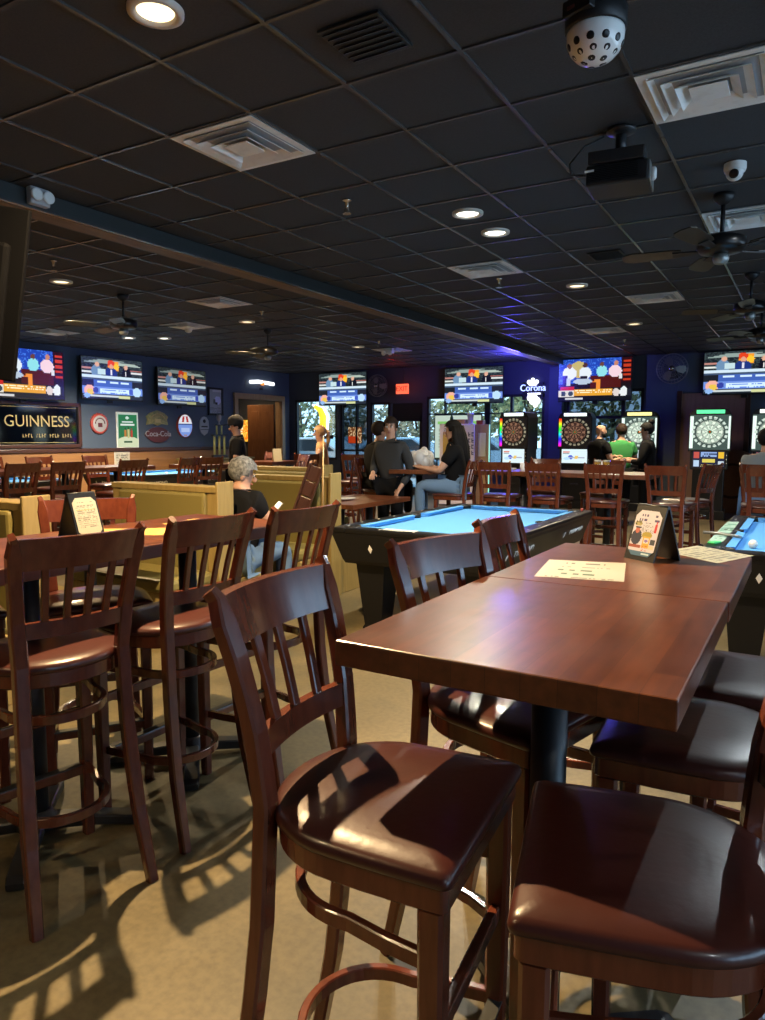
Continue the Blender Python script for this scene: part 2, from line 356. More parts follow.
MB().lathe([(.028, 0), (.03, .02), (.02, .04), (.03, .06), (.018, .085)], 12, Matrix.Translation((.79, -.022, 1.05)) @ Matrix.Rotation(R(90), 4, 'X')).build('door_handle', 'brass', dr)
MB().box((.3, -.03, 2.22), (.3, .03, .05), bev=.006).build('door_closer', 'chrome', dr)
# back wall with openings: (x0, x1, z0, z1)
OPEN = [(-12.3, -10.91, .84, 2.46), (-10.8, -9.92, .25, 2.46), (-9.86, -9.28, 1.25, 2.34), (-9.22, -8.34, 0, 2.30), (-8.22, -5.23, .6, 2.45), (-4.72, -3.08, 1.0, 2.5)]
g = MB(); px = -12.66
for x0, x1, z0, z1 in OPEN:
    g.box(((px+x0)/2, 16.08, 1.6), (x0-px, .16, 3.2))
    if z0 > 0: g.box(((x0+x1)/2, 16.08, z0/2), (x1-x0, .16, z0))
    g.box(((x0+x1)/2, 16.08, (z1+3.2)/2), (x1-x0, .16, 3.2-z1)); px = x1
g.box(((px+5.1)/2, 16.08, 1.6), (5.1-px, .16, 3.2))
struct('wall_back', g, 'wall_dark')
g = MB(); g.box((-3.71, 15.985, 1.6), (2.25, .02, 3.14)) if False else None
struct('wall_right', MB().box((5.06, 12.55, 1.6), (.12, 7.2, 3.2)).box((5.06, -3.1, 1.6), (.12, 2.2, 3.2)).box((5.06, 3.5, .25), (.12, 11, .5)).box((5.06, 3.5, 3.05), (.12, 11, .3)), 'wall_blue')
g = MB()
for k in range(7): g.box((5.06, -2+11*k/6, 1.7), (.08, .07, 2.4))
g.box((5.06, 3.5, 2.1), (.07, 11, .06)); struct('window_6', g, 'black_plastic')  # unseen windows added on the right wall to let daylight in
struct('wall_near', MB().box((-3.8, -4.1, 1.6), (17.8, .12, 3.2)), 'wall_blue')
def window(n, o, mull=(), rails=(), glass='window_glass', fr='black_plastic', t=.06):
    x0, x1, z0, z1 = o; xm, zm = (x0+x1)/2, (z0+z1)/2
    g = MB(); g.box((xm, 16.06, z0+t/2), (x1-x0, .1, t)); g.box((xm, 16.06, z1-t/2), (x1-x0, .1, t)); g.box((x0+t/2, 16.06, zm), (t, .1, z1-z0)); g.box((x1-t/2, 16.06, zm), (t, .1, z1-z0))
    for m_, w_ in mull: g.box((m_, 16.06, zm), (w_, .09, z1-z0-.02))
    for m_, w_ in rails: g.box((xm, 16.06, m_), (x1-x0-.02, .085, w_))
    wdw = struct('window_%d' % n, g, fr)
    MB().box((xm, 16.06, zm), (x1-x0-.04, .012, z1-z0-.04)).build('pane', glass, wdw); return wdw
window(1, OPEN[0]); window(2, OPEN[1], ((-10.3, .05),), ((1.1, .05),), 'tinted_glass'); window(3, OPEN[2])
window(4, OPEN[4], ((-7.73, .045), (-6.62, .14), (-6.02, .06)), ((2.02, .03),)); window(5, OPEN[5], ((-3.5, .08),), ((1.9, .06),), 'tinted_glass')
d = MB(); d.box((-8.78, 16.06, .1), (.86, .05, .2)); d.box((-8.78, 16.06, 1.93), (.86, .05, .16)); d.box((-8.78, 16.06, 2.15), (.86, .06, .3)); d.box((-9.17, 16.06, 1.05), (.09, .05, 2.0)); d.box((-8.39, 16.06, 1.05), (.09, .05, 2.0))
d2 = struct('door_2', d, 'black_plastic'); MB().box((-8.78, 16.06, 1.02), (.72, .012, 1.66)).build('pane', 'window_glass', d2)
MB().box((-8.78, 15.99, 1.0), (.7, .04, .05), bev=.01).build('push_bar', 'grey_metal', d2)
struct('trim_7', MB().box((-4.93, 15.92, 1.5), (.3, .16, 3.02)), 'wall_blue')
# brown timber panel on the right of the back wall, blue wall beside it
g = MB(); g.box((-1.73, 15.95, 1.18), (1.2, .05, 2.36)); g.mi = 1; g.box((-2.36, 15.93, 1.2), (.09, .08, 2.42)); g.box((-1.1, 15.93, 1.2), (.09, .08, 2.42))
struct('trim_8', g, ['panel_brown', 'dark_trim'])
struct('trim_9', MB().box((-2.72, 15.965, 1.6), (.62, .03, 3.14)).box((1.9, 15.965, 1.6), (5.9, .03, 3.14)).box((-1.73, 15.965, 2.77), (1.35, .03, .78)), 'wall_blue')
struct('baseboard_back', MB().box((-2.0, 15.92, .07), (4.6, .04, .13)), 'dark_trim')

# ---------------------------------------------------------------- bar stools
def sweep_curve(n, f): return [f(i/(n-1)) for i in range(n)]
def seat_outline(s, n=56):
    pts = []
    hw, yf, ys, yr, rc =   .223*s, .215*s+.0, .0, -.205*s, .016
    pts += [(hw-rc+rc*math.sin(a), yf-rc+rc*math.cos(a)) for a in [PI/2*i/5 for i in range(6)]]
    pts += [(hw, .12*s), (hw*.995, .06*s)]
    for i in range(25):
        a = PI*i/24; pts.append((hw*.985*math.cos(a), ys-(ys-yr)*math.sin(a)**.9 if True else 0))
    pts += [(-hw*.995, .06*s), (-hw, .12*s)]
    pts += [(-hw+rc-rc*math.cos(a), yf-rc+rc*math.sin(a)) for a in [PI/2*i/5 for i in range(6)]]
    return pts
def ring(s, z): return [Vector((x, y, z)) for x, y in seat_outline(s)]
def post_y(z):      # profile of the rear posts: flared foot, straight at the seat, leaning back
    K = [(0, -.268), (.25, -.215), (.5, -.182), (.79, -.170), (.92, -.182), (1.05, -.210), (1.19, -.254)]
    for (a, ya), (b, yb) in zip(K, K[1:]):
        if z <= b: return ya+(yb-ya)*(z-a)/(b-a)
    return K[-1][1]
def post_x(z):      # the posts splay outwards above and below the seat
    K = [(0, .188), (.3, .172), (.6, .162), (.79, .160), (.95, .171), (1.19, .193)]
    for (a, ya), (b, yb) in zip(K, K[1:]):
        if z <= b: return ya+(yb-ya)*(z-a)/(b-a)
    return K[-1][1]
def make_stool(slats, wood, label, group):
    t = thing('bar_stool', label, 'chair', group=group)
    m = MB(); m.layers([ring(.98, .758), ring(1.008, .762), ring(1.014, .770), ring(1.0, .780), ring(.955, .787), ring(.80, .794), ring(.4, .797)]); m.build('seat', 'vinyl', t)
    m = MB(); m.layers([ring(.955, .712), ring(.97, .716), ring(.97, .756), ring(.95, .759)], False); m.build('seat_frame', wood, t)
    for sx in (-1, 1):
        MB().sweep([(sx*.188, .175, 0), (sx*.19, .178, .35), (sx*.19, .178, .71)], [(.018, .018), (.021, .021), (.023, .023)], up=(0, 1, 0)).build('leg', wood, t)
        pts = [(sx*post_x(z), post_y(z), z) for z in (0, .12, .25, .4, .55, .7, .79, .86, .93, 1.0, 1.07, 1.13, 1.175)]
        sec = [(.016, .017), (.0165, .019), (.017, .021), (.017, .022), (.017, .022), (.017, .022), (.017, .022), (.017, .022), (.0165, .021), (.016, .02), (.016, .021), (.0155, .022), (.015, .012)]
        pts.append((sx*.199, post_y(1.17)-.012, 1.19)); sec.append((.0145, .009))
        MB().sweep(pts, sec, up=(1, 0, 0)).build('leg', wood, t)
    def rail(z0, z1, bow, half, th, name):
        m = MB(); n = 31; A = []
        for i in range(n):
            u = -1+2*i/(n-1); x = u*half; by = -bow*(1-u*u)
            A.append([Vector((x, post_y(z0)+by+th/2, z0)), Vector((x, post_y(z1)+by+th/2, z1)), Vector((x, post_y(z1)+by-th/2, z1)), Vector((x, post_y(z0)+by-th/2, z0))])
        m.layers(A, False); m.build(name, wood, t)
    rail(1.085, 1.18, .028, .184, .024, 'top_rail'); rail(.872, .922, .022, .158, .02, 'lower_rail')
    for i in range(slats):
        u = -1+2*(i+1)/(slats+1); b = 1-u*u
        MB().sweep([(u*.156, post_y(.915)-.022*b, .915), (u*.164, post_y(1.0)-.025*b, 1.0), (u*.174, post_y(1.09)-.028*b, 1.09)], (.0105, .007), up=(0, 1, 0)).build('slat', wood, t)
    for z in (.60, .27):
        r = .150; path = [(.180, .165, z), (.168, .08, z), (r, 0, z)]
        path += [(r*math.cos(a), -.02-.15*math.sin(a), z) for a in [PI*i/20 for i in range(21)]] + [(-r, 0, z), (-.168, .08, z), (-.180, .165, z)]
        MB().sweep(path, (.0095, .0155), up=(0, 0, 1)).build('foot_hoop', wood, t)
    MB().box((0, .178, .47), (.37, .022, .034), bev=.004).build('stretcher', wood, t)
    fr = MB().box((0, .178, .25), (.37, .024, .034), bev=.004).build('foot_rail', wood, t); MB().box((0, .182, .2685), (.36, .03, .005)).build('kick_plate', 'plaque_silver' if False else 'grey_dark', fr)
    return t
G_R = 'bar stools around the joined tables'; G_L = 'bar stools along the left tables'
stool = make_stool(3, 'cherry', 'brown seated cherry bar stool pulled out at the near left corner of the long table', G_R)
stool.location = (-.682, 1.163, 0); stool.rotation_euler = (0, 0, R(-84.7))
dup(stool, (-.66, 1.78, 0), R(-104), 'cherry wood bar stool tucked under the left side of the long table, middle of three', G_R)
dup(stool, (-.69, 2.40, 0), R(-88), 'cherry bar stool left of the long table, nearest the blue pool table', G_R)
dup(stool, (-.18, 1.19, 0), R(103.9), 'bar stool at bottom right whose large shiny brown seat is closest to the camera', G_R)
dup(stool, (-.185, 1.80, 0), R(93), 'bar stool on the right side of the long table, second seat from the front', G_R)
dup(stool, (-.04, 2.29, 0), R(91), 'bar stool right of the long table, the farthest seat, beside the pool table', G_R)
stool4 = make_stool(4, 'cherry_old', 'slat back bar stool at the near end of the left tables, seen from behind', G_L)
stool4.location = (-2.10, 1.415, 0); stool4.rotation_euler = (0, 0, R(79))
dup(stool4, (-2.09, 1.92, 0), R(88), 'slat back bar stool at the left tables, middle of the three seen from behind', G_L)
dup(stool4, (-2.01, 2.38, 0), R(86), 'slat back bar stool at the far end of the left tables, before the booth', G_L)
dup(stool4, (-2.63, 1.99, 0), R(-125), 'red lit bar stool facing us behind the black menu stand on the left tables', G_L)
dup(stool4, (-2.95, 1.50, 0), R(-112), 'dark bar stool at far left between the booth end and the left tables', G_L)
G_M = 'stools at the high table near the dart machines'
for u, y, rz, l in ((490, 8.05, 4, 'stool at the left end of the high table in front of the dart machines'), (541, 8.05, -2, 'stool at the high table, in front of the leftmost dart machine screen'),
                    (600, 8.0, 5, 'stool with its back to us at the high table, below the green shirted man'), (666, 8.0, -4, 'stool at the right end of the high table, directly behind the black menu stand')):
    b = spot(u, 7.7); k = (y-.3)/b.y; dup(stool4, (b.x*k, y, 0), R(rz), l, G_M)
dup(stool4, (-1.12, 8.55, 0), R(70), 'stool turned sideways at the right end of the high table, near the tall dart machine', G_M)
dup(stool4, (-2.2, 9.1, 0), R(176), 'stool on the far side of the high table facing us below the green shirted man', G_M)
dup(stool4, (-3.0, 9.1, 0), R(184), 'dark stool on the far side of the high table facing us, left half', G_M)
G_Q = 'stools beside the right edge'
dup(stool4, (-.42, 9.0, 0), R(-8), 'stool holding the man in the grey shirt at the right edge', G_Q)
dup(stool4, (-.36, 8.3, 0), R(6), 'stool cut by the right edge in front of the man in the grey shirt', G_Q)
G_W = 'stools in the back room on the left'
for x, y, rz, l in ((-7.25, 4.5, 95, 'back room stool at the left edge below the framed mirror'), (-7.25, 5.05, 90, 'back room stool below the framed mirror, its back to us before the pool lettering'), (-7.25, 5.95, 88, 'back room stool seen from behind just left of the green poster'),
                    (-7.25, 6.85, 95, 'back room stool behind the middle booth, left of a pair'), (-7.25, 7.35, 60, 'back room stool behind the middle booth, right of a pair and turned'),
                    (-8.6, 5.2, -92, 'far stool facing us at the left edge across the back room table'), (-8.6, 5.95, -86, 'far stool facing us in the middle of the back room table'), (-8.6, 6.8, -90, 'far stool facing us left of the white notice on the wainscot')):
    dup(stool4, (x, y, 0), R(rz), l, G_W)
G_V = 'stools by the corner windows'
for u, d, rz, l in ((290, 11.1, 150, 'red brown stool beside the corner table, in front of the window with the yellow neon'), (306, 12.0, 40, 'dark stool in front of the woman at the corner window'), (345, 11.0, 100, 'red lit stool right of the booth, in front of the dark window'), (263, 12.6, 170, 'stool behind the corner table in front of the wooden door'),
                    (378, 9.45, -95, 'stool of the man in black sitting behind the standing man'), (456, 8.75, 92, 'stool under the woman with long hair'), (357, 11.8, 20, 'dark stool by the tinted window behind the low table')):
    dup(stool4, spot(u, d), R(rz), l, G_V)

# ---------------------------------------------------------------- tables
def make_table(label, group, w=.636, l=.772, h=1.07):
    t = thing('bar_table', label, 'table', group=group)
    m = MB(); m.box((0, 0, h-.026), (w, l-.002, .052), bev=.004); m.build('tabletop', 'table_wood', t)
    m = MB(); m.box((0, 0, h-.06), (.34, .34, .012)); m.box((0, 0, h-.075), (.12, .12, .02)); m.build('top_plate', 'black_metal', t)
    MB().cyl((0, 0, .05), (0, 0, h-.06), .04, n=20).build('column', 'black_metal', t)
    MB().lathe([(.075, .035), (.075, .06), (.05, .09), (.045, .1)], 20).build('base_hub', 'black_metal', t)
    for a in (45, 135, 225, 315):
        c, s = math.cos(R(a)), math.sin(R(a))
        MB().sweep([(.05*c, .05*s, .05), (.2*c, .2*s, .042), (.33*c, .33*s, .026), (.36*c, .36*s, .018)], [(.034, .022), (.033, .02), (.033, .018), (.028, .014)], up=(0, 0, 1)).build('base_foot', 'black_metal', t)
    return t
TB = make_table('near half of the long dark wood bar table in the foreground', 'dark wood bar tables'); TB.location = (-.47, 1.53, 0)
dup(TB, (-.466, 2.302, 0), 0, 'far half of the long bar table, carrying the menu stand and paper sheets')
dup(TB, (-2.385, 1.53, 0), 0, 'near left bar table of the left row, cut by the frame edge')
dup(TB, (-2.385, 2.302, 0), 0, 'far bar table of the left row, with the black menu stand')
MT = make_table('left part of the high table in front of the dart machines', 'dark wood bar tables', 1.0, .7)
MT.location = (-2.95, 8.3, 0)
dup(MT, (-1.948, 8.3, 0), 0, 'right part of the high table in front of the dart machines, carrying the beers')
dup(MT, (-.1, 9.75, 0), 0, 'high table at the right edge in front of the man in grey')
dup(TB, (-7.95, 4.9, 0), 0, 'back room bar table at the left edge below the framed mirror')
dup(TB, (-7.95, 5.674, 0), 0, 'back room bar table below the bottle cap sign')
dup(TB, (-7.95, 6.448, 0), 0, 'back room bar table below the green poster')
p = spot(205, 10.3); dup(TB, p, R(0), 'reddish bar table beside the man in the cap')
p = spot(272, 11.7); dup(TB, p, R(0), 'bar table with a small menu card in front of the wooden door')
p = spot(419, 9.05); dup(TB, p, R(20), 'bar table with a white plastic bag between the standing man and the seated woman')
# low table with a plate
lt = thing('low_table', 'low dark wooden table with a white plate at the end of the blue pool table', 'table', (-4.42, 6.85, 0), R(0))
MB().box((0, 0, .735), (.75, 1.25, .05), bev=.006).build('tabletop', 'table_wood', lt)
for y in (-.3, .3): MB().cyl((0, y, .04), (0, y, .71), .045, n=14).build('column', 'black_metal', lt); MB().box((0, y, .02), (.5, .08, .04), bev=.01).build('base_foot', 'black_metal', lt)
pl = MB(); pl.lathe([(.0, .762), (.09, .762), (.1, .766), (.15, .778), (.152, .782), (.1, .772), (.0, .768)], 28, cap=False); tag(pl.build('plate', 'plate', loc=(-4.5, 6.7, 0)), 'white oval plate on the low wooden table', 'plate')

# ---------------------------------------------------------------- booths
def make_booth(label, L=1.12):
    t = thing('booth_bench', label, 'booth', group='olive vinyl booths')
    g = MB(); g.box((0, 0, .58), (L, .07, 1.04)); g.box((0, 0, 1.08), (L+.01, .15, .045), bev=.006)
    for x in (-L/2+.05, L/2-.05): g.box((x, 0, .58), (.1, .13, 1.04), bev=.004)
    g.build('back_frame', 'booth_wood', t)
    for s in (-1, 1):
        MB().box((0, s*.065, .755), (L-.2, .06, .60), bev=.022).build('back_cushion', 'booth_vinyl', t)
        MB().box((0, s*.30, .44), (L-.06, .44, .10), bev=.03).build('seat_cushion', 'booth_vinyl', t)
        MB().box((0, s*.29, .195), (L-.04, .40, .39), bev=.004).build('seat_base', 'booth_wood', t)
    MB().box((L/2+.012, 0, .57), (.022, .17, 1.14), bev=.006).build('end_panel', 'booth_wood', t)
    return t
BT = make_booth('olive vinyl booth bench at the left edge behind the left tables'); BT.location = (-4.23, 2.42, 0)
dup(BT, (-4.22, 3.9, 0), 0, 'olive vinyl booth bench behind the grey haired man, with a dark green back panel')
dup(BT, (-4.26, 5.38, 0), 0, 'bright olive booth bench the grey haired man faces, with the cue leaning on it')
dup(BT, (-5.40, 6.9, 0), 0, 'farthest booth bench, only its top edge showing')
for y, l in ((4.64, 'booth table in front of the grey haired man'), (3.16, 'booth table between the two nearer benches')):
    t = thing('booth_table', l, 'table', (-4.2, y, 0), group='booth tables')
    MB().box((0, 0, .735), (1.1, .56, .04), bev=.006).build('tabletop', 'table_wood', t); MB().cyl((0, 0, .03), (0, 0, .72), .04, n=14).build('column', 'black_metal', t); MB().box((0, 0, .02), (.5, .09, .04), bev=.01).build('base_foot', 'black_metal', t)

# ---------------------------------------------------------------- pool tables
def make_pool(label, W, L, brand):
    t = thing('pool_table', label, 'pool table', group='pool tables')
    a, b = W/2, L/2
    g = MB(); g.layers([[Vector((x*a*k, y*b*k2, z)) for x, y in ((-1, -1), (1, -1), (1, 1), (-1, 1))] for z, k, k2 in ((.53, .88, .93), (.56, .90, .945), (.74, .985, .99), (.765, .99, .993))], False)
    g.build('cabinet', 'black_gloss', t)
    g = MB(); rw = .125
    for s in (-1, 1):
        g.box((s*(a-rw/2), 0, .782), (rw, L, .04), bev=.012); g.box((0, s*(b-rw/2), .782), (W-2*rw, rw, .04), bev=.012)
    g.build('rail', 'black_gloss', t)
    MB().box((0, 0, .757), (W-2*rw+.02, L-2*rw+.02, .02)).build('bed_cloth', 'cloth_blue', t)
    def cush(p0, p1, inn):
        p0, p1, inn = Vector(p0), Vector(p1), Vector(inn); d = (p1-p0).normalized()*.05
        pr = lambda p, q: [p+Vector((0, 0, .768)), p+Vector((0, 0, .803)), q+inn*.052+Vector((0, 0, .801)), q+inn*.04+Vector((0, 0, .772))]
        MB().layers([pr(p0, p0+d), pr(p1, p1-d)], False).build('cushion', 'cloth_blue', t)
    ia, ib, e = a-rw, b-rw, .07
    for s in (-1, 1):
        cush((s*ia, -ib+e, 0), (s*ia, -e, 0), (-s, 0, 0)); cush((s*ia, e, 0), (s*ia, ib-e, 0), (-s, 0, 0)); cush((-ia+e, s*ib, 0), (ia-e, s*ib, 0), (0, -s, 0))
    for x, y in ((-ia-.005, -ib-.005), (ia+.005, -ib-.005), (-ia-.005, ib+.005), (ia+.005, ib+.005), (-ia-.03, 0), (ia+.03, 0)):
        MB().lathe([(.066, .770), (.066, .806), (.058, .806), (.055, .78)], 16, Matrix.Translation((x, y, 0))).build('pocket', 'black_plastic', t)
    for sx in (-1, 1):
        for sy in (-1, 1):
            x, y = sx*(a-.26), sy*(b-.26)
            MB().layers([[Vector((x+cx*h, y+cy*h, z)) for cx, cy in ((-1, -1), (1, -1), (1, 1), (-1, 1))] for z, h in ((0, .085), (.03, .085), (.05, .075), (.56, .125))], False).build('leg', 'black_gloss', t)
    g = MB()
    for i in range(1, 8):
        if i == 4: continue
        y = -ib+2*ib*i/8
        for s in (-1, 1): g.cyl((s*(a-.045), y, .801), (s*(a-.045), y, .804), .009, n=8)
    for i in range(1, 4):
        for s in (-1, 1): g.cyl((-ia+2*ia*i/4, s*(b-.045), .801), (-ia+2*ia*i/4, s*(b-.045), .804), .009, n=8)
    g.build('sights', 'white_plastic', t)
    g = MB()
    def plate(M):
        g.prism([(-.0, .034), (.018, 0), (0, -.034), (-.018, 0)], -.001, .003, M @ Matrix.Translation((-.33, 0, 0)))
        g.text(brand, .085, M @ Matrix.Translation((.02, 0, 0)), .002)
        g.text('Smart Table', .07, M @ Matrix.Translation((.62, -.02, 0)) @ Matrix.Rotation(R(8), 4, 'Z'), .002) if L > 3 else None
    tilt = math.atan2(.18, a*.085)
    for s in (-1, 1):   # long sides
        n = Vector((s, 0, -.47)).normalized(); up = Vector((0, 0, 1)); up = (up-n*up.dot(n)).normalized(); x = up.cross(n)
        for yy in ((-b*.55, b*.62) if True else (0,)):
            M = Matrix((( x.x, up.x, n.x, s*a*.944), (x.y, up.y, n.y, yy), (x.z, up.z, n.z, .655), (0, 0, 0, 1))); plate(M)
    for s in (-1, 1):   # ends
        n = Vector((0, s, -.28)).normalized(); up = Vector((0, 0, 1)); up = (up-n*up.dot(n)).normalized(); x = up.cross(n)
        M = Matrix(((x.x, up.x, n.x, -.02), (x.y, up.y, n.y, s*b*.9685), (x.z, up.z, n.z, .655), (0, 0, 0, 1))); plate(M)
    g.build('lettering', 'white_ink', t)
    return t
PT = make_pool('blue cloth pool table with black body in the middle, behind the foreground table', 1.35, 2.25, 'DIAMOND'); PT.location = (-2.355, 5.48, 0)
dup(PT, (.135, 5.75, 0), 0, 'blue cloth pool table at the right edge, with the white ball on it')
dup(PT, (-10.35, 6.0, 0), 0, 'black sided pool table at far left in the back room')
dup(PT, (-10.3, 9.3, 0), 0, 'back room pool table with white balls behind the middle booth')
def ball(x, y, m, l): tag(MB().ball((0, 0, 0), .0286, n=14).build('pool_ball', m, loc=(x, y, .767+.0286)), l, 'ball', 'pool balls')
ball(-.28, 5.1, 'ivory_ball', 'white cue ball on the right pool table')
for i, (x, y) in enumerate(((-9.9, 8.6), (-9.95, 9.15), (-10.0, 9.9), (-9.9, 10.2))): ball(x, y, 'ivory_ball', ['white ball on the back room pool table, leftmost of four', 'white ball on the back room pool table, second from left', 'white ball on the back room pool table, third from left', 'white ball on the back room pool table, rightmost of four'][i])
tag(MB().box((0, 0, 0), (.022, .022, .022), bev=.003).build('chalk_cube', 'cushion_pink' if 'cushion_pink' in MAT else 'red_sign', loc=(-1.75, 6.5, .814)), 'small red chalk cube on the far corner of the middle pool table', 'chalk')
g = MB(); g.sweep([(-.60, 5.35, .82), (-.5, 5.3, .825), (-.36, 5.22, .82)], .011, n=8); tag(g.build('bridge_head', 'grey_metal'), 'dark curved bridge head lying across the left rail of the right pool table', 'bridge')
tag(MB().box((0, 0, 0), (.09, .05, .012), bev=.004).build('chalk_holder', 'green_chalk', loc=(-.49, 4.95, .809), rot=R(70)), 'bright green chalk holder on the rail of the right pool table', 'chalk holder')

# ---------------------------------------------------------------- lights in the ceiling
def downlight(name_label, x, y, kind, power, col, r=.085, spread=150, grp='recessed ceiling lights'):
    t = thing('ceiling_light', name_label, 'ceiling light', (x, y, CZ), group=grp)
    MB().lathe([(r+.035, .012), (r+.034, -.006), (r+.012, -.012), (r, -.004), (r-.004, .004)], 32, cap=False).build('trim_ring', 'lamp_trim', t)
    MB().lathe([(.0, .001), (r*.6, .000), (r, .003), (r, .008), (0, .008)], 28, cap=False).build('lens', 'lamp_lens' if kind == 'w' else 'lamp_lens_cool', t)
    l = bpy.data.lights.new('lamp', 'SPOT'); l.energy = power; l.spot_size = R(spread); l.spot_blend = .7; l.shadow_soft_size = .022; l.color = col
    o = bpy.data.objects.new('lamp', l); COL.objects.link(o); o.parent = t; o.location = (0, 0, -.03); return t
WC, CC = (1, .70, .36), (.86, .95, 1)
downlight('large warm recessed light at the top left of the ceiling', -2.37, 2.19, 'w', LAMP['warm'], WC, .078, 158)
downlight('bright recessed light in mid ceiling, left one of the close pair', -2.36, 5.25, 'c', LAMP['mid'], (1, .92, .74))
downlight('bright recessed light in mid ceiling, right one of the close pair', -2.37, 5.84, 'c', LAMP['mid'], (1, .92, .74))
downlight('recessed light past the close pair, above the blue pool table', -2.37, 8.3, 'w', LAMP['pool'], (1, .8, .5))
downlight('farthest recessed light of the right ceiling, near the dart machines', -2.39, 11.47, 'w', LAMP['back']*1.3, (1, .8, .5))
downlight('recessed light nearest the big dark television at left', -7.27, 5.24, 'w', LAMP['back'], WC)
downlight('recessed light left of the middle of the left ceiling, near a white sprinkler', -7.36, 8.42, 'w', LAMP['back'], WC)
downlight('recessed light by the beam above the corner television', -7.54, 11.79, 'w', LAMP['back']*.6, WC)
downlight('recessed light above the second television of the left wall, left of a pair', -10.35, 8.75, 'c', LAMP['back']*1.6, (1, .85, .62))
downlight('recessed light above the second television of the left wall, right of a pair', -9.85, 9.1, 'c', LAMP['back']*1.6, (1, .85, .62))
for x, y in ((.25, 5.3), (2.5, 2.2), (-2.37, -1.0), (2.5, -1.0), (-7.3, 1.5)):  # added unseen lamps; the first follows from the highlights on the seats
    downlight('unseen recessed ceiling light added outside the picture', x, y, 'c', LAMP['cool']*(1 if y > 5 else .35) if x > 0 else LAMP['mid']*.5, CC if x > 0 else WC)

downlight('added recessed light inside the passage behind the wooden door', -13.7, 14.7, 'w', 110, WC)  # unseen lamp added to brighten the open door
def diffuser(label, x, y, m='white_paint'):
    t = thing('air_diffuser', label, 'air vent', (x, y, CZ), group='square ceiling air vents')
    def fr(o, i, z0, z1):
        g = MB()
        A = [[Vector((sx*h, sy*h, z)) for sx, sy in ((-1, -1), (1, -1), (1, 1), (-1, 1))] for h, z in ((o, z0), (i, z1), (i-.004, z1+.004), (o-.004, z0+.006))]
        RR = [[g.bm.verts.new(p) for p in r] for r in A]
        for a, b in zip(RR, RR[1:]+RR[:1]):
            for j in range(4): g.bm.faces.new([a[j], a[(j+1) % 4], b[(j+1) % 4], b[j]])
        return g
    fr(.298, .25, -.006, -.004).build('frame', m, t)
    MB().box((0, 0, .002), (.56, .56, .004)).build('throat', 'plaque_silver', t)
    for o, i, z in ((.252, .175, -.004), (.197, .118, -.012), (.14, .075, -.02)): fr(o, i, z-.012, z+.012+.02).build('louver', m, t)
    MB().box((0, 0, -.022), (.17, .17, .008), bev=.003).build('centre_plate', m, t); return t
DF = diffuser('white square air vent with dark grime at upper left of the ceiling', TX-1.5*TS, TY+1.5*TS)
def cell(x, y): return (TX+TS*(round((x-TX)/TS-.5)+.5), TY+TS*(round((y-TY)/TS-.5)+.5), CZ)
for (x, y), l in (((-.49, 3.98), 'large white square air vent cut by the right edge of the ceiling'), ((-.6, 6.51), 'white square air vent below the dome camera'), ((-2.99, 7.09), 'white square air vent beyond the pair of bright lights'), ((-1.75, 9.55), 'white square air vent left of the ceiling fans'), ((-2.99, 11.96), 'far white air vent above the wide television of players'),
                  ((-6.75, 7.16), 'cream square air vent just left of the ceiling beam'), ((-8.62, 8.39), 'white square air vent with a dome beneath it, left ceiling'), ((-11.0, 7.4), 'white square air vent beside the big dark television'), ((-6.95, 12.48), 'pale square air vent near the exit sign, tinted red')):
    dup(DF, cell(x, y), 0, l)
for (x, y), l in (((-1.76, 2.78), 'black square vent panel at the top middle of the ceiling'), ((-1.79, 7.16), 'black square vent panel below the projector')):
    t = thing('ceiling_vent', l, 'air vent', cell(x, y), group='black ceiling vents'); x, y = 0, 0
    g = MB(); g.box((0, 0, -.004), (.30, .30, .012), bev=.003); g.build('frame', 'black_plastic', t); g = MB()
    for k in range(7): g.box((0, -.12+.04*k, -.012), (.27, .018, .004), rot=(R(25), 0, 0))
    g.build('grille', 'black_plastic', t)
def sprinkler(x, y, label):
    t = thing('sprinkler', label, 'sprinkler', (x, y, CZ), group='ceiling sprinklers')
    MB().lathe([(.035, 0), (.034, -.008), (.014, -.014), (.012, -.05), (.009, -.055)], 14).build('body', 'chrome', t)
    g = MB(); g.lathe([(.032, -.098), (.032, -.095), (.008, -.092), (.008, -.1)], 14)
    for s in (-1, 1): g.sweep([(s*.01, 0, -.05), (s*.02, 0, -.068), (s*.004, 0, -.094)], .003, n=6)
    g.build('deflector', 'chrome', t)
for x, y, l in ((-2.98, 4.51, 'chrome sprinkler in mid ceiling above the beam'), (-6.46, 4.58, 'sprinkler above the recessed light beside the big dark television'), (-6.56, 7.81, 'sprinkler right of the cream air vent'), (-6.74, 11.23, 'sprinkler left of the exit sign under the beam'), (-2.99, 7.5, 'sprinkler under the white vent beyond the bright pair'), (-10.73, 7.8, 'sprinkler above the first pair of televisions'), (-2.9, 13.2, 'sprinkler in front of the wide television of players')): sprinkler(x, y, l)

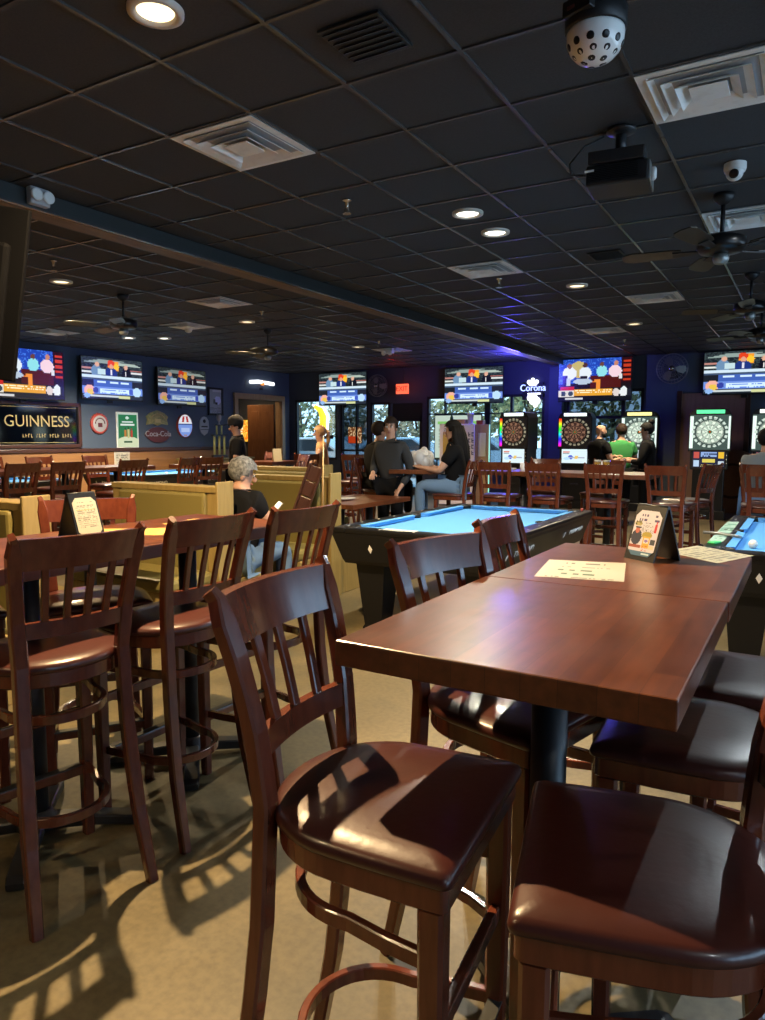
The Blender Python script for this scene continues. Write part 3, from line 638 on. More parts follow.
# ---------------------------------------------------------------- ceiling fans
def make_fan(label, rz=0):
    t = thing('ceiling_fan', label, 'ceiling fan', group='dark ceiling fans')
    MB().lathe([(.07, 0), (.07, -.03), (.03, -.07), (.016, -.075)], 20).build('canopy', 'black_plastic', t)
    MB().cyl((0, 0, -.07), (0, 0, -.28), .015, n=12).build('downrod', 'black_plastic', t)
    MB().lathe([(.03, -.26), (.11, -.285), (.16, -.31), (.165, -.37), (.14, -.395), (.05, -.41)], 28).build('motor', 'black_gloss', t)
    MB().lathe([(.05, -.405), (.055, -.44), (.045, -.47), (.02, -.48)], 20).build('switch_cup', 'grey_metal', t)
    for k in range(5):
        M = Matrix.Rotation(2*PI*k/5+.25, 4, 'Z') @ Matrix.Translation((0, 0, -.375)) @ Matrix.Rotation(R(12), 4, 'X')
        o = [(.26, -.05), (.32, -.065), (.6, -.075), (.66, -.055), (.675, 0), (.66, .055), (.6, .075), (.32, .065), (.26, .05)]
        bl = MB().prism(o, -.004, .004, M).build('blade', 'fan_blade', t)
        MB().prism([(.13, -.018), (.24, -.03), (.32, -.035), (.32, .035), (.24, .03), (.13, .018)], -.012, -.005, M).build('blade_iron', 'black_plastic', bl)
    return t
FN = make_fan('dark ceiling fan at the right edge, nearest of three'); FN.location = (-.62, 5.74, CZ); FN.rotation_euler = (0, 0, R(25))
for x, y, rz, l in ((-.62, 8.58, 40, 'dark ceiling fan at the right edge, second of three'), (-.64, 10.77, 12, 'dark ceiling fan at the right edge above the television, farthest of three'), (-7.3, 6.1, 10, 'dark ceiling fan on the left above the second television'), (-7.61, 9.2, 60, 'dark ceiling fan above the wooden door')):
    dup(FN, (x, y, CZ), R(rz), l)

# ---------------------------------------------------------------- devices on the ceiling
t = thing('projector', 'black projector hanging from the dark ceiling', 'projector', (-1.0, 4.28, CZ), R(6))
MB().cyl((0, 0, 0), (0, 0, -.14), .03, n=14).lathe([(.08, 0), (.08, -.015), (.03, -.03)], 18).build('mount_pole', 'black_metal', t)
MB().box((-.01, -.05, -.17), (.30, .14, .07), bev=.008).build('mount_bracket', 'black_metal', t)
MB().box((0, 0, -.27), (.33, .27, .11), bev=.012).build('body', 'black_plastic', t)
g = MB()
for k in range(8): g.box((-.02, -.137, -.235-.009*k), (.26, .004, .005))
g.build('vent_slots', 'black_gloss', t); MB().box((.167, 0, -.27), (.006, .25, .10), bev=.002).build('end_plate', 'grey_metal', t)
MB().lathe([(.035, 0), (.035, .02), (.026, .028), (.02, .02)], 18, Matrix.Translation((.167, -.03, -.268)) @ Matrix.Rotation(R(90), 4, 'Y')).build('lens', 'white_plastic', t)
g = MB(); g.sweep([(-.18, -.1, -.25), (-.25, -.1, -.24), (-.27, -.05, -.16), (-.2, 0, -.06), (-.1, .05, -.004)], .005, n=6); g.build('cable', 'black_plastic', t)
MB().box((-.145, -.137, -.245), (.05, .006, .012)).build('port_label', 'white_plastic', t)
t = thing('disco_light', 'black disco light with a white perforated dome hanging at the top of the picture', 'disco light', (-.77, 2.84, CZ), R(-20))
MB().cyl((0, 0, 0), (0, 0, -.1), .018, n=10).box((0, -.02, -.1), (.07, .05, .05), bev=.006).build('hanger', 'black_metal', t)
MB().lathe([(.03, -.115), (.105, -.125), (.112, -.135), (.112, -.20), (.106, -.205)], 32).build('base', 'black_plastic', t)
MB().box((0, -.1, -.15), (.12, .05, .055), bev=.005).build('control_box', 'black_plastic', t)
MB().box((-.02, -.127, -.155), (.03, .004, .012)).build('display', 'dark_red', t)
dm = MB().lathe([(.104, -.203), (.106, -.215), (.103, -.245), (.09, -.275), (.065, -.30), (.035, -.313), (.004, -.316)], 32).build('dome', 'dome_plastic', t)
g = MB()
for ring_i, (el, n) in enumerate(((26, 11), (47, 9), (69, 5))):
    for k in range(n):
        a = 2*PI*(k+.5*(ring_i % 2))/n; e = R(el); nn = Vector((math.cos(a)*math.cos(e), math.sin(a)*math.cos(e), -math.sin(e)))
        c = Vector((nn.x*.105, nn.y*.105, -.215+nn.z*.100)); M = Matrix.Translation(c) @ nn.to_track_quat('Z', 'Y').to_matrix().to_4x4()
        g.lathe([(.0145, -.003), (.0145, .002), (.011, .004), (.0, .003)], 12, M, cap=False)
g.build('dome_lens', 'black_gloss', dm)
t = thing('dome_camera', 'white dome security camera on the dark ceiling', 'camera', (-.5, 5.15, CZ))
MB().lathe([(.065, 0), (.066, -.03), (.06, -.05), (.0, -.05)], 26, cap=False).build('housing', 'white_plastic', t)
b = MB().ball((0, -.01, -.055), .052, n=20).build('eyeball', 'white_plastic', t)
MB().lathe([(.028, .02), (.028, .052), (.02, .055), (0, .054)], 18, Matrix.Translation((0, -.01, -.055)) @ Matrix.Rotation(R(115), 4, 'X') @ Matrix.Rotation(0, 4, 'Z'), cap=False).build('lens', 'black_gloss', b)
t = thing('emergency_light', 'grey twin emergency light fixed on the side of the beam', 'emergency light', (-4.755, 3.25, 3.12), R(0))
MB().box((.035, 0, 0), (.06, .15, .12), bev=.012).build('housing', 'plaque_silver', t)
for y in (-.045, .045): MB().lathe([(.03, 0), (.042, .02), (.042, .035), (.03, .037)], 18, Matrix.Translation((.06, y, -.0)) @ Matrix.Rotation(R(90), 4, 'Y')).build('lamp_head', 'dome_plastic', t)
g = MB(); g.lathe([(.06, .0), (.06, -.02), (.045, -.05), (.02, -.065), (.004, -.068)], 20); g.build('ceiling_speaker', 'white_plastic', loc=(-8.5, 8.35, CZ-.025)); tag(bpy.data.objects['ceiling_speaker'], 'white dome hanging under the square vent of the left ceiling', 'speaker')
t = thing('emergency_light', 'white twin lamp emergency light left of the exit sign under the ceiling', 'emergency light', (-7.1, 12.2, CZ))
MB().box((0, 0, -.06), (.2, .1, .1), bev=.015).build('housing', 'white_paint', t)
for x in (-.07, .07): MB().lathe([(.035, 0), (.045, .02), (.045, .04), (.03, .042)], 16, Matrix.Translation((x, -.05, -.1)) @ Matrix.Rotation(R(100), 4, 'X')).build('lamp_head', 'dome_plastic', t)

# ---------------------------------------------------------------- televisions
STUDIO = [('n', 0, .55, 1, 1, (.22, .27, .28), .5), ('q', 0, .45, .86, .95, 3, (.55, .62, .6)), ('r', 0, .62, .3, .66, (.85, .87, .85)), ('r', 0, .70, .24, .75, (.72, .5, .46)), ('r', .72, .66, 1, .7, (.85, .86, .85)), ('r', .74, .72, 1, .76, (.7, .42, .38)), ('q', .6, 1, .84, .92, -2, (.66, .72, .68)),
          ('r', .42, .70, .60, .94, (.95, .6, .15)), ('e', .47, .88, .06, .08, (.86, .25, .12)), ('e', .56, .80, .045, .08, (1, .75, .2)),
          ('e', .23, .66, .085, .16, (.42, .55, .68)), ('e', .24, .83, .035, .06, (.85, .65, .55)), ('r', .25, .60, .37, .72, (.75, .85, .87)), ('e', .47, .63, .10, .15, (.12, .2, .48)), ('e', .475, .80, .034, .058, (.86, .62, .5)), ('r', .465, .58, .49, .72, (.85, .85, .9)),
          ('e', .73, .62, .085, .17, (.06, .07, .12)), ('e', .72, .81, .034, .062, (.85, .66, .56)), ('r', .705, .6, .725, .7, (.9, .9, .9)),
          ('r', 0, .50, 1, .565, (.80, .88, .93)), ('r', 0, .46, 1, .50, (.25, .32, .42)), ('r', .18, .30, .82, .46, (.25, .38, .70)), ('r', .24, .39, .38, .435, (.8, .9, 1)), ('r', .44, .39, .58, .435, (.8, .9, 1)), ('r', .62, .38, .76, .425, (.8, .9, 1)), ('r', 0, .30, .18, .46, (.10, .12, .15)), ('r', .82, .30, 1, .46, (.12, .14, .2)),
          ('r', 0, .11, 1, .29, (.42, .55, .85)), ('r', .28, .13, .76, .26, (.82, .92, 1)), ('t', .30, .14, .74, .25, (.35, .5, .85), 2, 40), ('e', .11, .20, .085, .12, (.93, .68, .6)), ('e', .12, .16, .05, .07, (.9, .75, .3)), ('e', .21, .2, .045, .07, (.2, .25, .6)), ('e', .90, .20, .07, .12, (.72, .85, .95)), ('e', .80, .2, .04, .07, (.25, .35, .75)),
          ('r', 0, .02, 1, .10, (.14, .17, .22)), ('r', .1, .04, .58, .09, (.78, .82, .82)), ('r', .58, .03, .78, .09, (.8, .82, .6)), ('e', .07, .07, .05, .06, (.55, .7, .9))]
PANEL = [('r', 0, .38, .86, 1, (.12, .26, .68)), ('n', 0, .4, .86, 1, (.25, .45, .85), .75), ('e', .28, .75, .12, .2, (.75, .68, .4)), ('r', .86, .3, 1, 1, (.16, .04, .05))] + [('r', .89, .45+.11*k, .985, .50+.11*k, (.75, .22, .10)) for k in range(5)] + [
         ('r', 0, .3, 1, .42, (.10, .06, .06)), ('r', .45, .30, .86, .58, (.30, .08, .05)), ('q', .44, .50, .44, .60, -1.2, (.9, .5, .15)), ('r', .53, .28, .58, .46, (.92, .55, .18)), ('r', .50, .44, .58, .49, (.92, .55, .18)),
         ('e', .15, .66, .10, .16, (.88, .9, .92)), ('e', .15, .84, .034, .06, (.55, .35, .25)), ('r', .05, .40, .12, .62, (.10, .08, .1)), ('r', .11, .36, .17, .55, (.75, .78, .8)), ('e', .37, .66, .085, .15, (.86, .9, .92)), ('e', .37, .85, .032, .06, (.3, .18, .12)), ('r', .30, .52, .40, .60, (.08, .06, .06)), ('e', .34, .46, .13, .07, (.70, .76, .82)), ('e', .60, .69, .075, .13, (.55, .85, .88)), ('e', .60, .86, .03, .055, (.4, .25, .2)), ('e', .78, .68, .09, .14, (.92, .8, .84)), ('e', .79, .87, .032, .055, (.75, .5, .4)), ('r', .84, .5, .88, .62, (.85, .85, .85)),
         ('r', .03, .26, .22, .34, (.75, .12, .08)), ('r', .0, .09, .22, .25, (.85, .83, .78)), ('e', .07, .17, .035, .06, (.2, .25, .3)), ('e', .17, .17, .035, .06, (.2, .25, .3)), ('r', .22, .12, .75, .28, (.88, .62, .16)), ('t', .24, .15, .73, .26, (1, .95, .8), 3, 46), ('r', .75, .1, 1, .26, (.12, .13, .16)), ('e', .80, .18, .045, .10, (.85, .8, .78)), ('e', .90, .19, .05, .12, (.88, .9, .9)), ('r', 0, 0, 1, .09, (.06, .07, .08)), ('r', .1, .02, .35, .07, (.8, .8, .8))]
def make_tv(label, fn, m, w=1.45, h=.84):
    t = thing('television', label, 'television', group='wall televisions')
    g = MB(); g.box((0, .03, 0), (w, .05, h), bev=.008); g.box((0, .07, -.05), (w*.7, .05, h*.6), bev=.015); g.build('housing', 'black_plastic', t)
    picture('screen', w-.03, h-.035, 72, 44, fn, m, t, y=.0035, z=.004)
    MB().box((0, .14, 0), (.3, .12, .3), bev=.01).box((0, .13, -h/2-.0), (.12, .05, .12), bev=.01).build('wall_mount', 'black_metal', t); return t
TS_ = make_tv('television on the left wall above the green poster, studio of three presenters', paint(STUDIO, (.10, .13, .15)), 'screen', 1.5, .85); TS_.location = (-12.28, 9.96, 2.61); TS_.rotation_euler = (0, 0, R(90))
T3 = make_tv('dimmer television on the left wall nearest the framed picture', paint(STUDIO, (.10, .14, .14)), 'screen_dim', 1.46, .83); T3.location = (-12.28, 11.85, 2.56); T3.rotation_euler = (0, 0, R(90))
dup(TS_, (-10.6, 15.80, 2.70), 0, 'television above the corner window with the yellow neon')
dup(TS_, (-6.9, 15.80, 2.67), 0, 'television above the windows, left of the glowing blue white neon')
dup(TS_, (-1.17, 15.75, 2.73), 0, 'television at the right edge above the tall dart machine')
TP = make_tv('television showing four seated players, right of the beam end', paint(PANEL, (.08, .08, .1)), 'screen', 1.58, .92); TP.location = (-4.08, 15.80, 2.70)
dup(TP, (-12.28, 8.05, 2.58), R(90), 'television at the left edge above the framed mirror, showing seated players')
t = thing('television', 'big dark television with its back to us at the left edge, hanging near the beam', 'television', (-3.375, 2.21, 2.145), (0, R(8.5), R(30.65)))
d = MB(); d.box((-.72, 0, 0), (1.45, .03, .83), bev=.006); d.build('housing', 'matte_black', t); d = MB(); d.box((-.74, -.035, -.06), (1.36, .05, .6), bev=.02); d.build('back_cover', 'matte_black', t)
MB().cyl((-.72, -.08, .1), (-.57, -.08, 1.03), .025, n=12).build('ceiling_mount', 'black_metal', t); MB().box((-.72, -.07, 0), (.25, .05, .25), bev=.01).build('mount_plate', 'black_metal', t)

# ---------------------------------------------------------------- wall fans
def make_wall_fan(label):
    t = thing('wall_fan', label, 'fan', group='round wall fans'); r = .27
    g = MB()
    for yy, rr in ((-.1, .06), (-.1, .15), (-.085, .22), (-.05, r), (.02, r), (.05, .2)):
        g.sweep([(rr*math.cos(2*PI*k/32), yy, rr*math.sin(2*PI*k/32)) for k in range(32)], .004 if rr < r else .006, n=6, closed=True, up=(0, 1, 0))
    for k in range(28):
        a = 2*PI*k/28; c, s = math.cos(a), math.sin(a); g.sweep([(.05*c, -.105, .05*s), (.18*c, -.1, .18*s), (r*c, -.05, r*s), (r*c, .02, r*s), (.1*c, .055, .1*s)], .0022, n=4)
    g.build('cage', 'grey_metal', t)
    MB().lathe([(.045, 0), (.05, .01), (.02, .02), (0, .021)], 18, Matrix.Translation((0, -.095, 0)) @ Matrix.Rotation(R(90), 4, 'X'), cap=False).build('hub_badge', 'chrome', t)
    for k in range(3):
        M = Matrix.Rotation(2*PI*k/3, 4, 'Y') @ Matrix.Rotation(R(20), 4, 'Z'); MB().prism([(.03, -.02), (.1, -.07), (.19, -.085), (.24, -.04), (.23, .05), (.12, .05), (.03, .02)], -.002, .002, M @ Matrix.Translation((0, -.03, 0)) @ Matrix.Rotation(R(90), 4, 'X')).build('blade', 'grey_metal', t)
    MB().cyl((0, -.06, 0), (0, .1, 0), .06, n=18).build('motor', 'black_plastic', t); MB().box((0, .17, -.06), (.06, .18, .05), bev=.008).box((0, .25, -.06), (.14, .02, .2), bev=.005).build('bracket', 'black_metal', t); return t
WF = make_wall_fan('round wall fan beside the red exit sign'); WF.location = (-9.47, 15.72, 2.74)
dup(WF, (-2.49, 15.68, 2.85), 0, 'round wall fan right of the wide television of players'); bpy.data.objects['wall_fan.001'].scale = (1.1, 1, 1.1)

# ---------------------------------------------------------------- signs and pictures on the left wall (local -Y faces the room)
def on_left(name, label, cat, y, z, x=-12.5): return thing(name, label, cat, (x, y, z), R(90))
t = on_left('bar_mirror', 'large framed bar mirror with gold lettering on the left wall', 'mirror', 8.05, 1.665)
w_, h_ = 2.5, .87
g = MB(); g.box((0, -.03, h_/2-.035), (w_, .06, .07), bev=.01); g.box((0, -.03, -h_/2+.035), (w_, .06, .07), bev=.01); g.box((w_/2-.035, -.03, 0), (.07, .06, h_), bev=.01); g.box((-w_/2+.035, -.03, 0), (.07, .06, h_), bev=.01); g.build('frame', 'dark_trim', t)
MB().box((0, -.012, 0), (w_-.12, .012, h_-.12)).build('mirror_glass', 'mirror_dark', t)
V = Matrix.Rotation(R(90), 4, 'X')
g = MB(); g.text('GUINNESS', .30, Matrix.Translation((.33, -.021, .06)) @ V, .002, sx=.96); 
for k in range(19):
    if k % 5 != 4: g.box((.02+.055*k, -.021, -.2), (.012, .004, .07)); g.box((.035+.055*k, -.021, -.2+.028*(k % 3-1)), (.026, .004, .012))

for s in (-1, 1): g.box((0, -.021, s*.33), (w_-.2, .004, .008))
g.build('lettering', 'gold_ink', t)
t = on_left('bottle_cap_sign', 'round red bottle cap sign on the left wall', 'sign', 9.74, 1.71); t.scale = (.86, .86, .86)
o = [((.235 if k % 2 else .255)*math.cos(2*PI*k/42), (.235 if k % 2 else .255)*math.sin(2*PI*k/42)) for k in range(42)]
MB().layers([[Vector((x*s, -d, z*s)) for x, z in o] for s, d in ((1, 0), (1, .03), (.9, .05), (.86, .048))]).build('cap', 'red_sign', t)
g = MB(); g.lathe([(.0, .049), (.19, .05), (.195, .046)], 32, Matrix.Rotation(R(90), 4, 'X'), cap=False); g.build('badge', 'plaque_silver', t); 
g = MB(); g.text('Beer', .12, Matrix.Translation((0, -.053, -.02)) @ V, .003) if False else g.sweep([(.13*math.cos(a), -.054, .13*math.sin(a)) for a in [PI*k/14 for k in range(15)]], .012, n=6).box((0, -.054, -.03), (.12, .01, .1), bev=.01); g.build('emblem', 'dark_red', t)
t = on_left('poster', 'green lit poster with bottles on the left wall', 'poster', 10.44, 1.59); t.scale = (.88, 1, .87)
GP = paint([('r', .05, .05, .95, .95, (.10, .48, .25)), ('e', .5, .03, .7, .28, (.90, .93, .76)), ('e', .48, .85, .09, .04, (.85, .95, .88)), ('r', .22, .71, .76, .75, (.92, .97, .93)), ('r', .16, .62, .82, .67, (.92, .97, .93)), ('r', .32, .30, .42, .50, (.80, .5, .15)), ('r', .47, .26, .58, .52, (.85, .8, .5)), ('r', .62, .28, .72, .48, (.75, .25, .12)), ('r', .35, .5, .39, .57, (.1, .3, .1)), ('r', .50, .52, .55, .60, (.1, .3, .1)), ('r', .65, .48, .69, .56, (.6, .2, .1)), ('r', .3, .13, .7, .17, (.2, .35, .2))], (.80, .86, .80))
MB().box((0, -.015, 0), (.64, .03, .86), bev=.006).build('frame', 'white_paint', t); picture('print', .61, .83, 40, 56, GP, 'lit_print', t, y=-.0315)
t = on_left('wall_plaque', 'small gold arched plaque on the left wall above the oval sign', 'sign', 11.26, 1.83)
o = [(-.3, -.12), (-.12, -.1), (0, -.14), (.12, -.1), (.3, -.12), (.27, 0), (.31, .06), (.2, .14), (.1, .17), (0, .2), (-.1, .17), (-.2, .14), (-.31, .06), (-.27, 0)]
MB().prism(o, 0, .03, V).build('plate', 'plaque_gold', t); g = MB(); g.sweep([(.2*math.cos(a), -.034, -.04+.16*math.sin(a)) for a in [PI*(.12+.76*k/12) for k in range(13)]], .012, n=6); g.box((0, -.034, -.03), (.16, .01, .08), bev=.02); g.build('emblem', 'gold_ink', t)
t = on_left('wall_plaque', 'dark red oval script sign on the left wall below the gold plaque', 'sign', 11.27, 1.49)
o = [(.32*math.cos(a), .17*math.sin(a)) for a in [2*PI*k/36 for k in range(36)]]; o = [(x*(1.12 if abs(z) < .05 else 1), z) for x, z in o]
MB().prism(o, 0, .03, V).build('plate', 'dark_red', t); g = MB(); g.text('Coca-Cola', .17, Matrix.Translation((0, -.032, .02)) @ V, .004); g.build('lettering', 'plaque_silver', t)
t = on_left('wall_plaque', 'glowing white oval sign with a red top on the left wall', 'sign', 12.06, 1.70); t.scale = (.9, 1, .9)
o = [(.255*math.cos(a), .30*math.sin(a)) for a in [2*PI*k/36 for k in range(36)]]
MB().prism(o, 0, .05, V).build('rim', 'red_sign', t)
OV = paint([('r', 0, .55, 1, .60, (.1, .2, .5)), ('r', 0, 0, 1, .55, (.50, .62, .92)), ('r', .2, .22, .8, .4, (.72, .80, .98)), ('q', .25, .40, .66, .92, .25, (.75, .16, .12)), ('q', .6, .75, .66, .92, -.25, (.75, .16, .12)), ('r', .38, .04, .62, .10, (.7, .5, .2))], (.95, .95, .97))
def disc_pic(name, rx, rz, fn, m, parent, y):
    o = picture(name, 2*rx, 2*rz, 36, 42, fn, m, parent, y=y); bm = bmesh.new(); bm.from_mesh(o.data)
    bmesh.ops.delete(bm, geom=[f for f in bm.faces if (f.calc_center_median().x/rx)**2+(f.calc_center_median().z/rz)**2 > 1], context='FACES'); bm.to_mesh(o.data); bm.free(); return o
disc_pic('lit_face', .235, .28, OV, 'lit_print', t, -.052)
t = on_left('wall_plaque', 'small grey shield plaque left of the trophies', 'sign', 12.70, 1.71)
MB().prism([(-.15, -.05), (-.1, -.17), (0, -.23), (.1, -.17), (.15, -.05), (.14, .12), (.08, .2), (0, .22), (-.08, .2), (-.14, .12)], 0, .025, V).build('plate', 'plaque_silver', t); g = MB(); g.ball((0, -.026, .11), .045, (1, .15, 1)); g.box((0, -.027, -.02), (.2, .006, .03)); g.box((0, -.027, -.09), (.26, .006, .012)); g.build('emblem', 'black_ink', t)
t = on_left('picture_frame', 'black framed grey picture on the left wall beside the last television', 'picture', 13.1, 2.30)
g = MB()
for s in (-1, 1): g.box((s*.235, -.018, 0), (.05, .036, .66), bev=.006); g.box((0, -.018, s*.31), (.51, .036, .05), bev=.006)
g.build('frame', 'black_gloss', t)
picture('print', .44, .6, 24, 34, paint([('r', .3, .88, 1, .96, (.75, .75, .76)), ('e', .68, .55, .24, .17, (.78, .8, .92)), ('r', .32, .4, .5, .6, (.33, .35, .36)), ('r', .52, .38, .66, .46, (.1, .1, .12)), ('t', .1, .05, .9, .3, (.5, .5, .5), 5, 9)], (.60, .62, .63)), 'print', t, y=-.01)
t = on_left('notice', 'white notice sheet on the wood wainscot below the green poster', 'notice', 10.26, .99, -12.465)
picture('sheet', .38, .30, 20, 24, paint([('t', .1, .1, .9, .9, (.45, .45, .42), 7, 16)], (.72, .70, .64)), 'print', t, y=-.008); MB().box((0, -.003, 0), (.39, .006, .31)).build('backing', 'white_paint', t)
t = on_left('neon_sign', 'small glowing white and orange neon bar sign above the wooden door', 'sign', 14.8, 2.85)
g = MB(); g.sweep([(-.47, -.06, 0), (-.15, -.06, .03), (.45, -.06, 0)], .045, n=8); g.text('Michelob', .2, Matrix.Translation((0, -.09, 0)) @ V, .01) if False else None; g.build('tube', 'neon_white', t)
MB().box((0, -.07, .0), (.1, .06, .12), bev=.02).build('centre_mark', 'neon_orange', t); MB().box((0, -.02, -.15), (.12, .04, .05), bev=.01).build('bracket', 'black_plastic', t)
t = thing('backlit_sign', 'orange and yellow lit picture sign inside the doorway', 'sign', (-14.2, 16.035, 1.62), 0)
picture('lit_face', .5, .62, 16, 18, paint([('n', 0, 0, 1, 1, (1, .85, .35), .5), ('n', .1, .1, .9, .9, (1, .45, .1), .7), ('n', 0, 0, .5, 1, (.9, .95, .8), .8)], (.95, .62, .15)), 'screen', t, y=-.03); MB().box((0, -.012, 0), (.54, .03, .66)).build('frame', 'black_plastic', t)

# ---------------------------------------------------------------- neon and exit sign on the back wall
t = thing('neon_sign', 'glowing blue and white neon sign with a crown at the top of the right window', 'sign', (-5.5, 15.985, 2.55)); t.scale = (.72, 1, .80)
g = MB(); g.text('Corona', .27, Matrix.Translation((0, -.02, .03)) @ V, .015); g.build('lettering', 'neon_blue', t)
g = MB()
for k, (x, z, r) in enumerate(((-.13, .2, .06), (0, .245, .07), (.13, .2, .06), (0, .17, .08), (-.08, .15, .06), (.08, .15, .06))): g.ball((x, -.03, z), r, (1, .4, 1), n=10)
g.build('crown', 'neon_white', t); g = MB(); g.box((.05, -.03, -.13), (.42, .03, .04), bev=.01)
for x, z, r in ((-.08, -.24, .1), (.06, -.27, .12), (.16, -.33, .1), (.0, -.34, .1), (.1, -.44, .08)): g.ball((x, -.03, z), r, (1, .35, 1), n=10)
g.build('lime', 'neon_white', t); MB().box((0, -.003, -.05), (.7, .02, .5), bev=.01).build('backing', 'black_plastic', t)
l = bpy.data.lights.new('glow', 'POINT'); l.energy = 110; l.color = (.10, .08, 1); l.shadow_soft_size = .2; o = bpy.data.objects.new('glow', l); COL.objects.link(o); o.parent = t; o.location = (.1, -1.7, .42)  # unseen blue lamp added well off the sign to tint the ceiling
t = thing('exit_sign', 'red lit exit sign under the ceiling', 'exit sign', (-8.76, 15.7, 2.64)); t.scale = (.8, 1, .85)
MB().box((0, .03, 0), (.42, .06, .28), bev=.01).build('housing', 'exit_red', t); MB().cyl((.05, .03, .12), (.05, .03, .64), .012, n=8).build('stem', 'black_metal', t); g = MB(); g.text('EXIT', .20, Matrix.Translation((0, -.004, -.0)) @ V, .003); g.build('lettering', 'black_ink', t)
l = bpy.data.lights.new('glow', 'POINT'); l.energy = 2.5; l.color = (1, .03, .02); l.shadow_soft_size = .1; o = bpy.data.objects.new('glow', l); COL.objects.link(o); o.parent = t; o.location = (0, -.5, .3)
t = thing('neon_sign', 'yellow neon sign in the corner window', 'sign', (-11.35, 15.93, 1.95))
MB().cyl((-.2, 0, .36), (-.2, .04, .56), .006, n=6).cyl((.1, 0, .24), (.1, .04, .56), .006, n=6).build('wire', 'black_plastic', t)
g = MB(); g.sweep([(-.22, 0, .32), (-.02, 0, .22), (.06, 0, .02), (.04, 0, -.3), (-.05, 0, -.38)], [.05, .09, .11, .10, .05], n=10); g.build('tube', 'neon_yellow', t); g = MB(); g.sweep([(-.3, 0, .36), (.06, 0, .28), (.2, 0, .05), (.19, 0, -.3), (.1, 0, -.46)], .028, n=8); g.build('outline', 'neon_white', t)
MB().box((.1, .02, -.5), (.5, .05, .1), bev=.01).build('base', 'black_plastic', t)
t = thing('neon_sign', 'small orange neon sign in the tinted window left of the standing man', 'sign', (-10.35, 16.04, 1.5))
picture('lit_face', .42, .42, 14, 14, paint([('n', 0, 0, 1, 1, (.95, .8, .6), .6), ('r', 0, 0, .7, .4, (.8, .25, .08))], (.5, .28, .12)), 'screen_dim', t, y=-.012); MB().box((0, 0, 0), (.44, .02, .44)).build('backing', 'black_plastic', t)
t = thing('neon_sign', 'small violet crown shaped neon sign in the tinted window', 'sign', (-9.72, 16.075, 1.62))
g = MB(); g.prism([(-.15, -.1), (.15, -.1), (.17, .08), (.07, .0), (0, .17), (-.07, .0), (-.17, .08)], 0, .03, V); g.build('tube', 'neon_purple', t)

# ---------------------------------------------------------------- electronic dart machines
def dart_fn(bg, light, dark, num, led):
    def fn(u, v):
        x, y = (u-.5)*2.0, (v-.51)*2.0; r = math.hypot(x, y); a = (math.degrees(math.atan2(x, y))+9) % 360; k = int(a/18)
        if r < .05: return (.7, .15, .1)
        if r < .10: return (.12, .4, .2)
        if r < .68:
            c = light if k % 2 else dark
            if .38 < r < .44 or .62 < r: c = tuple(.75*q for q in (dark if k % 2 else light))
            return c if (a % 18) > 1.6 else bg
        if .75 < r < .90 and 3.5 < (a % 18) < 14.5: return num
        if led and (u < .085 or (u > .95 and led != 'rainbow')) and .04 < v < .96:
            if led == 'rainbow':
                import colorsys
                return colorsys.hsv_to_rgb((.95-v*1.0) % 1, .85, 1.0)
            return (.92, 1, .96)
        return bg
    return fn
SCR1 = paint([('q', .04, .30, .72, .80, .3, (.85, .40, .30)), ('r', .05, .62, .3, .66, (.3, .35, .4)), ('e', .35, .40, .10, .14, (.25, .35, .8)), ('r', .25, .34, .9, .42, (.65, .66, .75)), ('q', .5, .62, .3, .5, .2, (.9, .75, .4)), ('e', .2, .3, .12, .1, (.7, .85, .95)), ('t', .5, .44, .9, .5, (.5, .55, .65), 1, 14)], (.85, .93, .95))
SCR2 = paint([('r', .03, .55, .2, .93, (.75, .32, .28)), ('r', .8, .55, .97, .93, (.9, .72, .2)), ('r', .26, .62, .76, .90, (.55, .66, .85)), ('t', .27, .6, .75, .92, (.15, .2, .35), 2, 12), ('r', .3, .28, .7, .5, (.85, .78, .35)), ('r', .02, .06, .2, .4, (.7, .8, .9)), ('r', .8, .08, .97, .38, (.75, .8, .85)), ('t', .22, .05, .8, .22, (.85, .75, .35), 2, 20), ('r', .35, .95, .7, 1, (.8, .3, .2))], (.10, .13, .24))
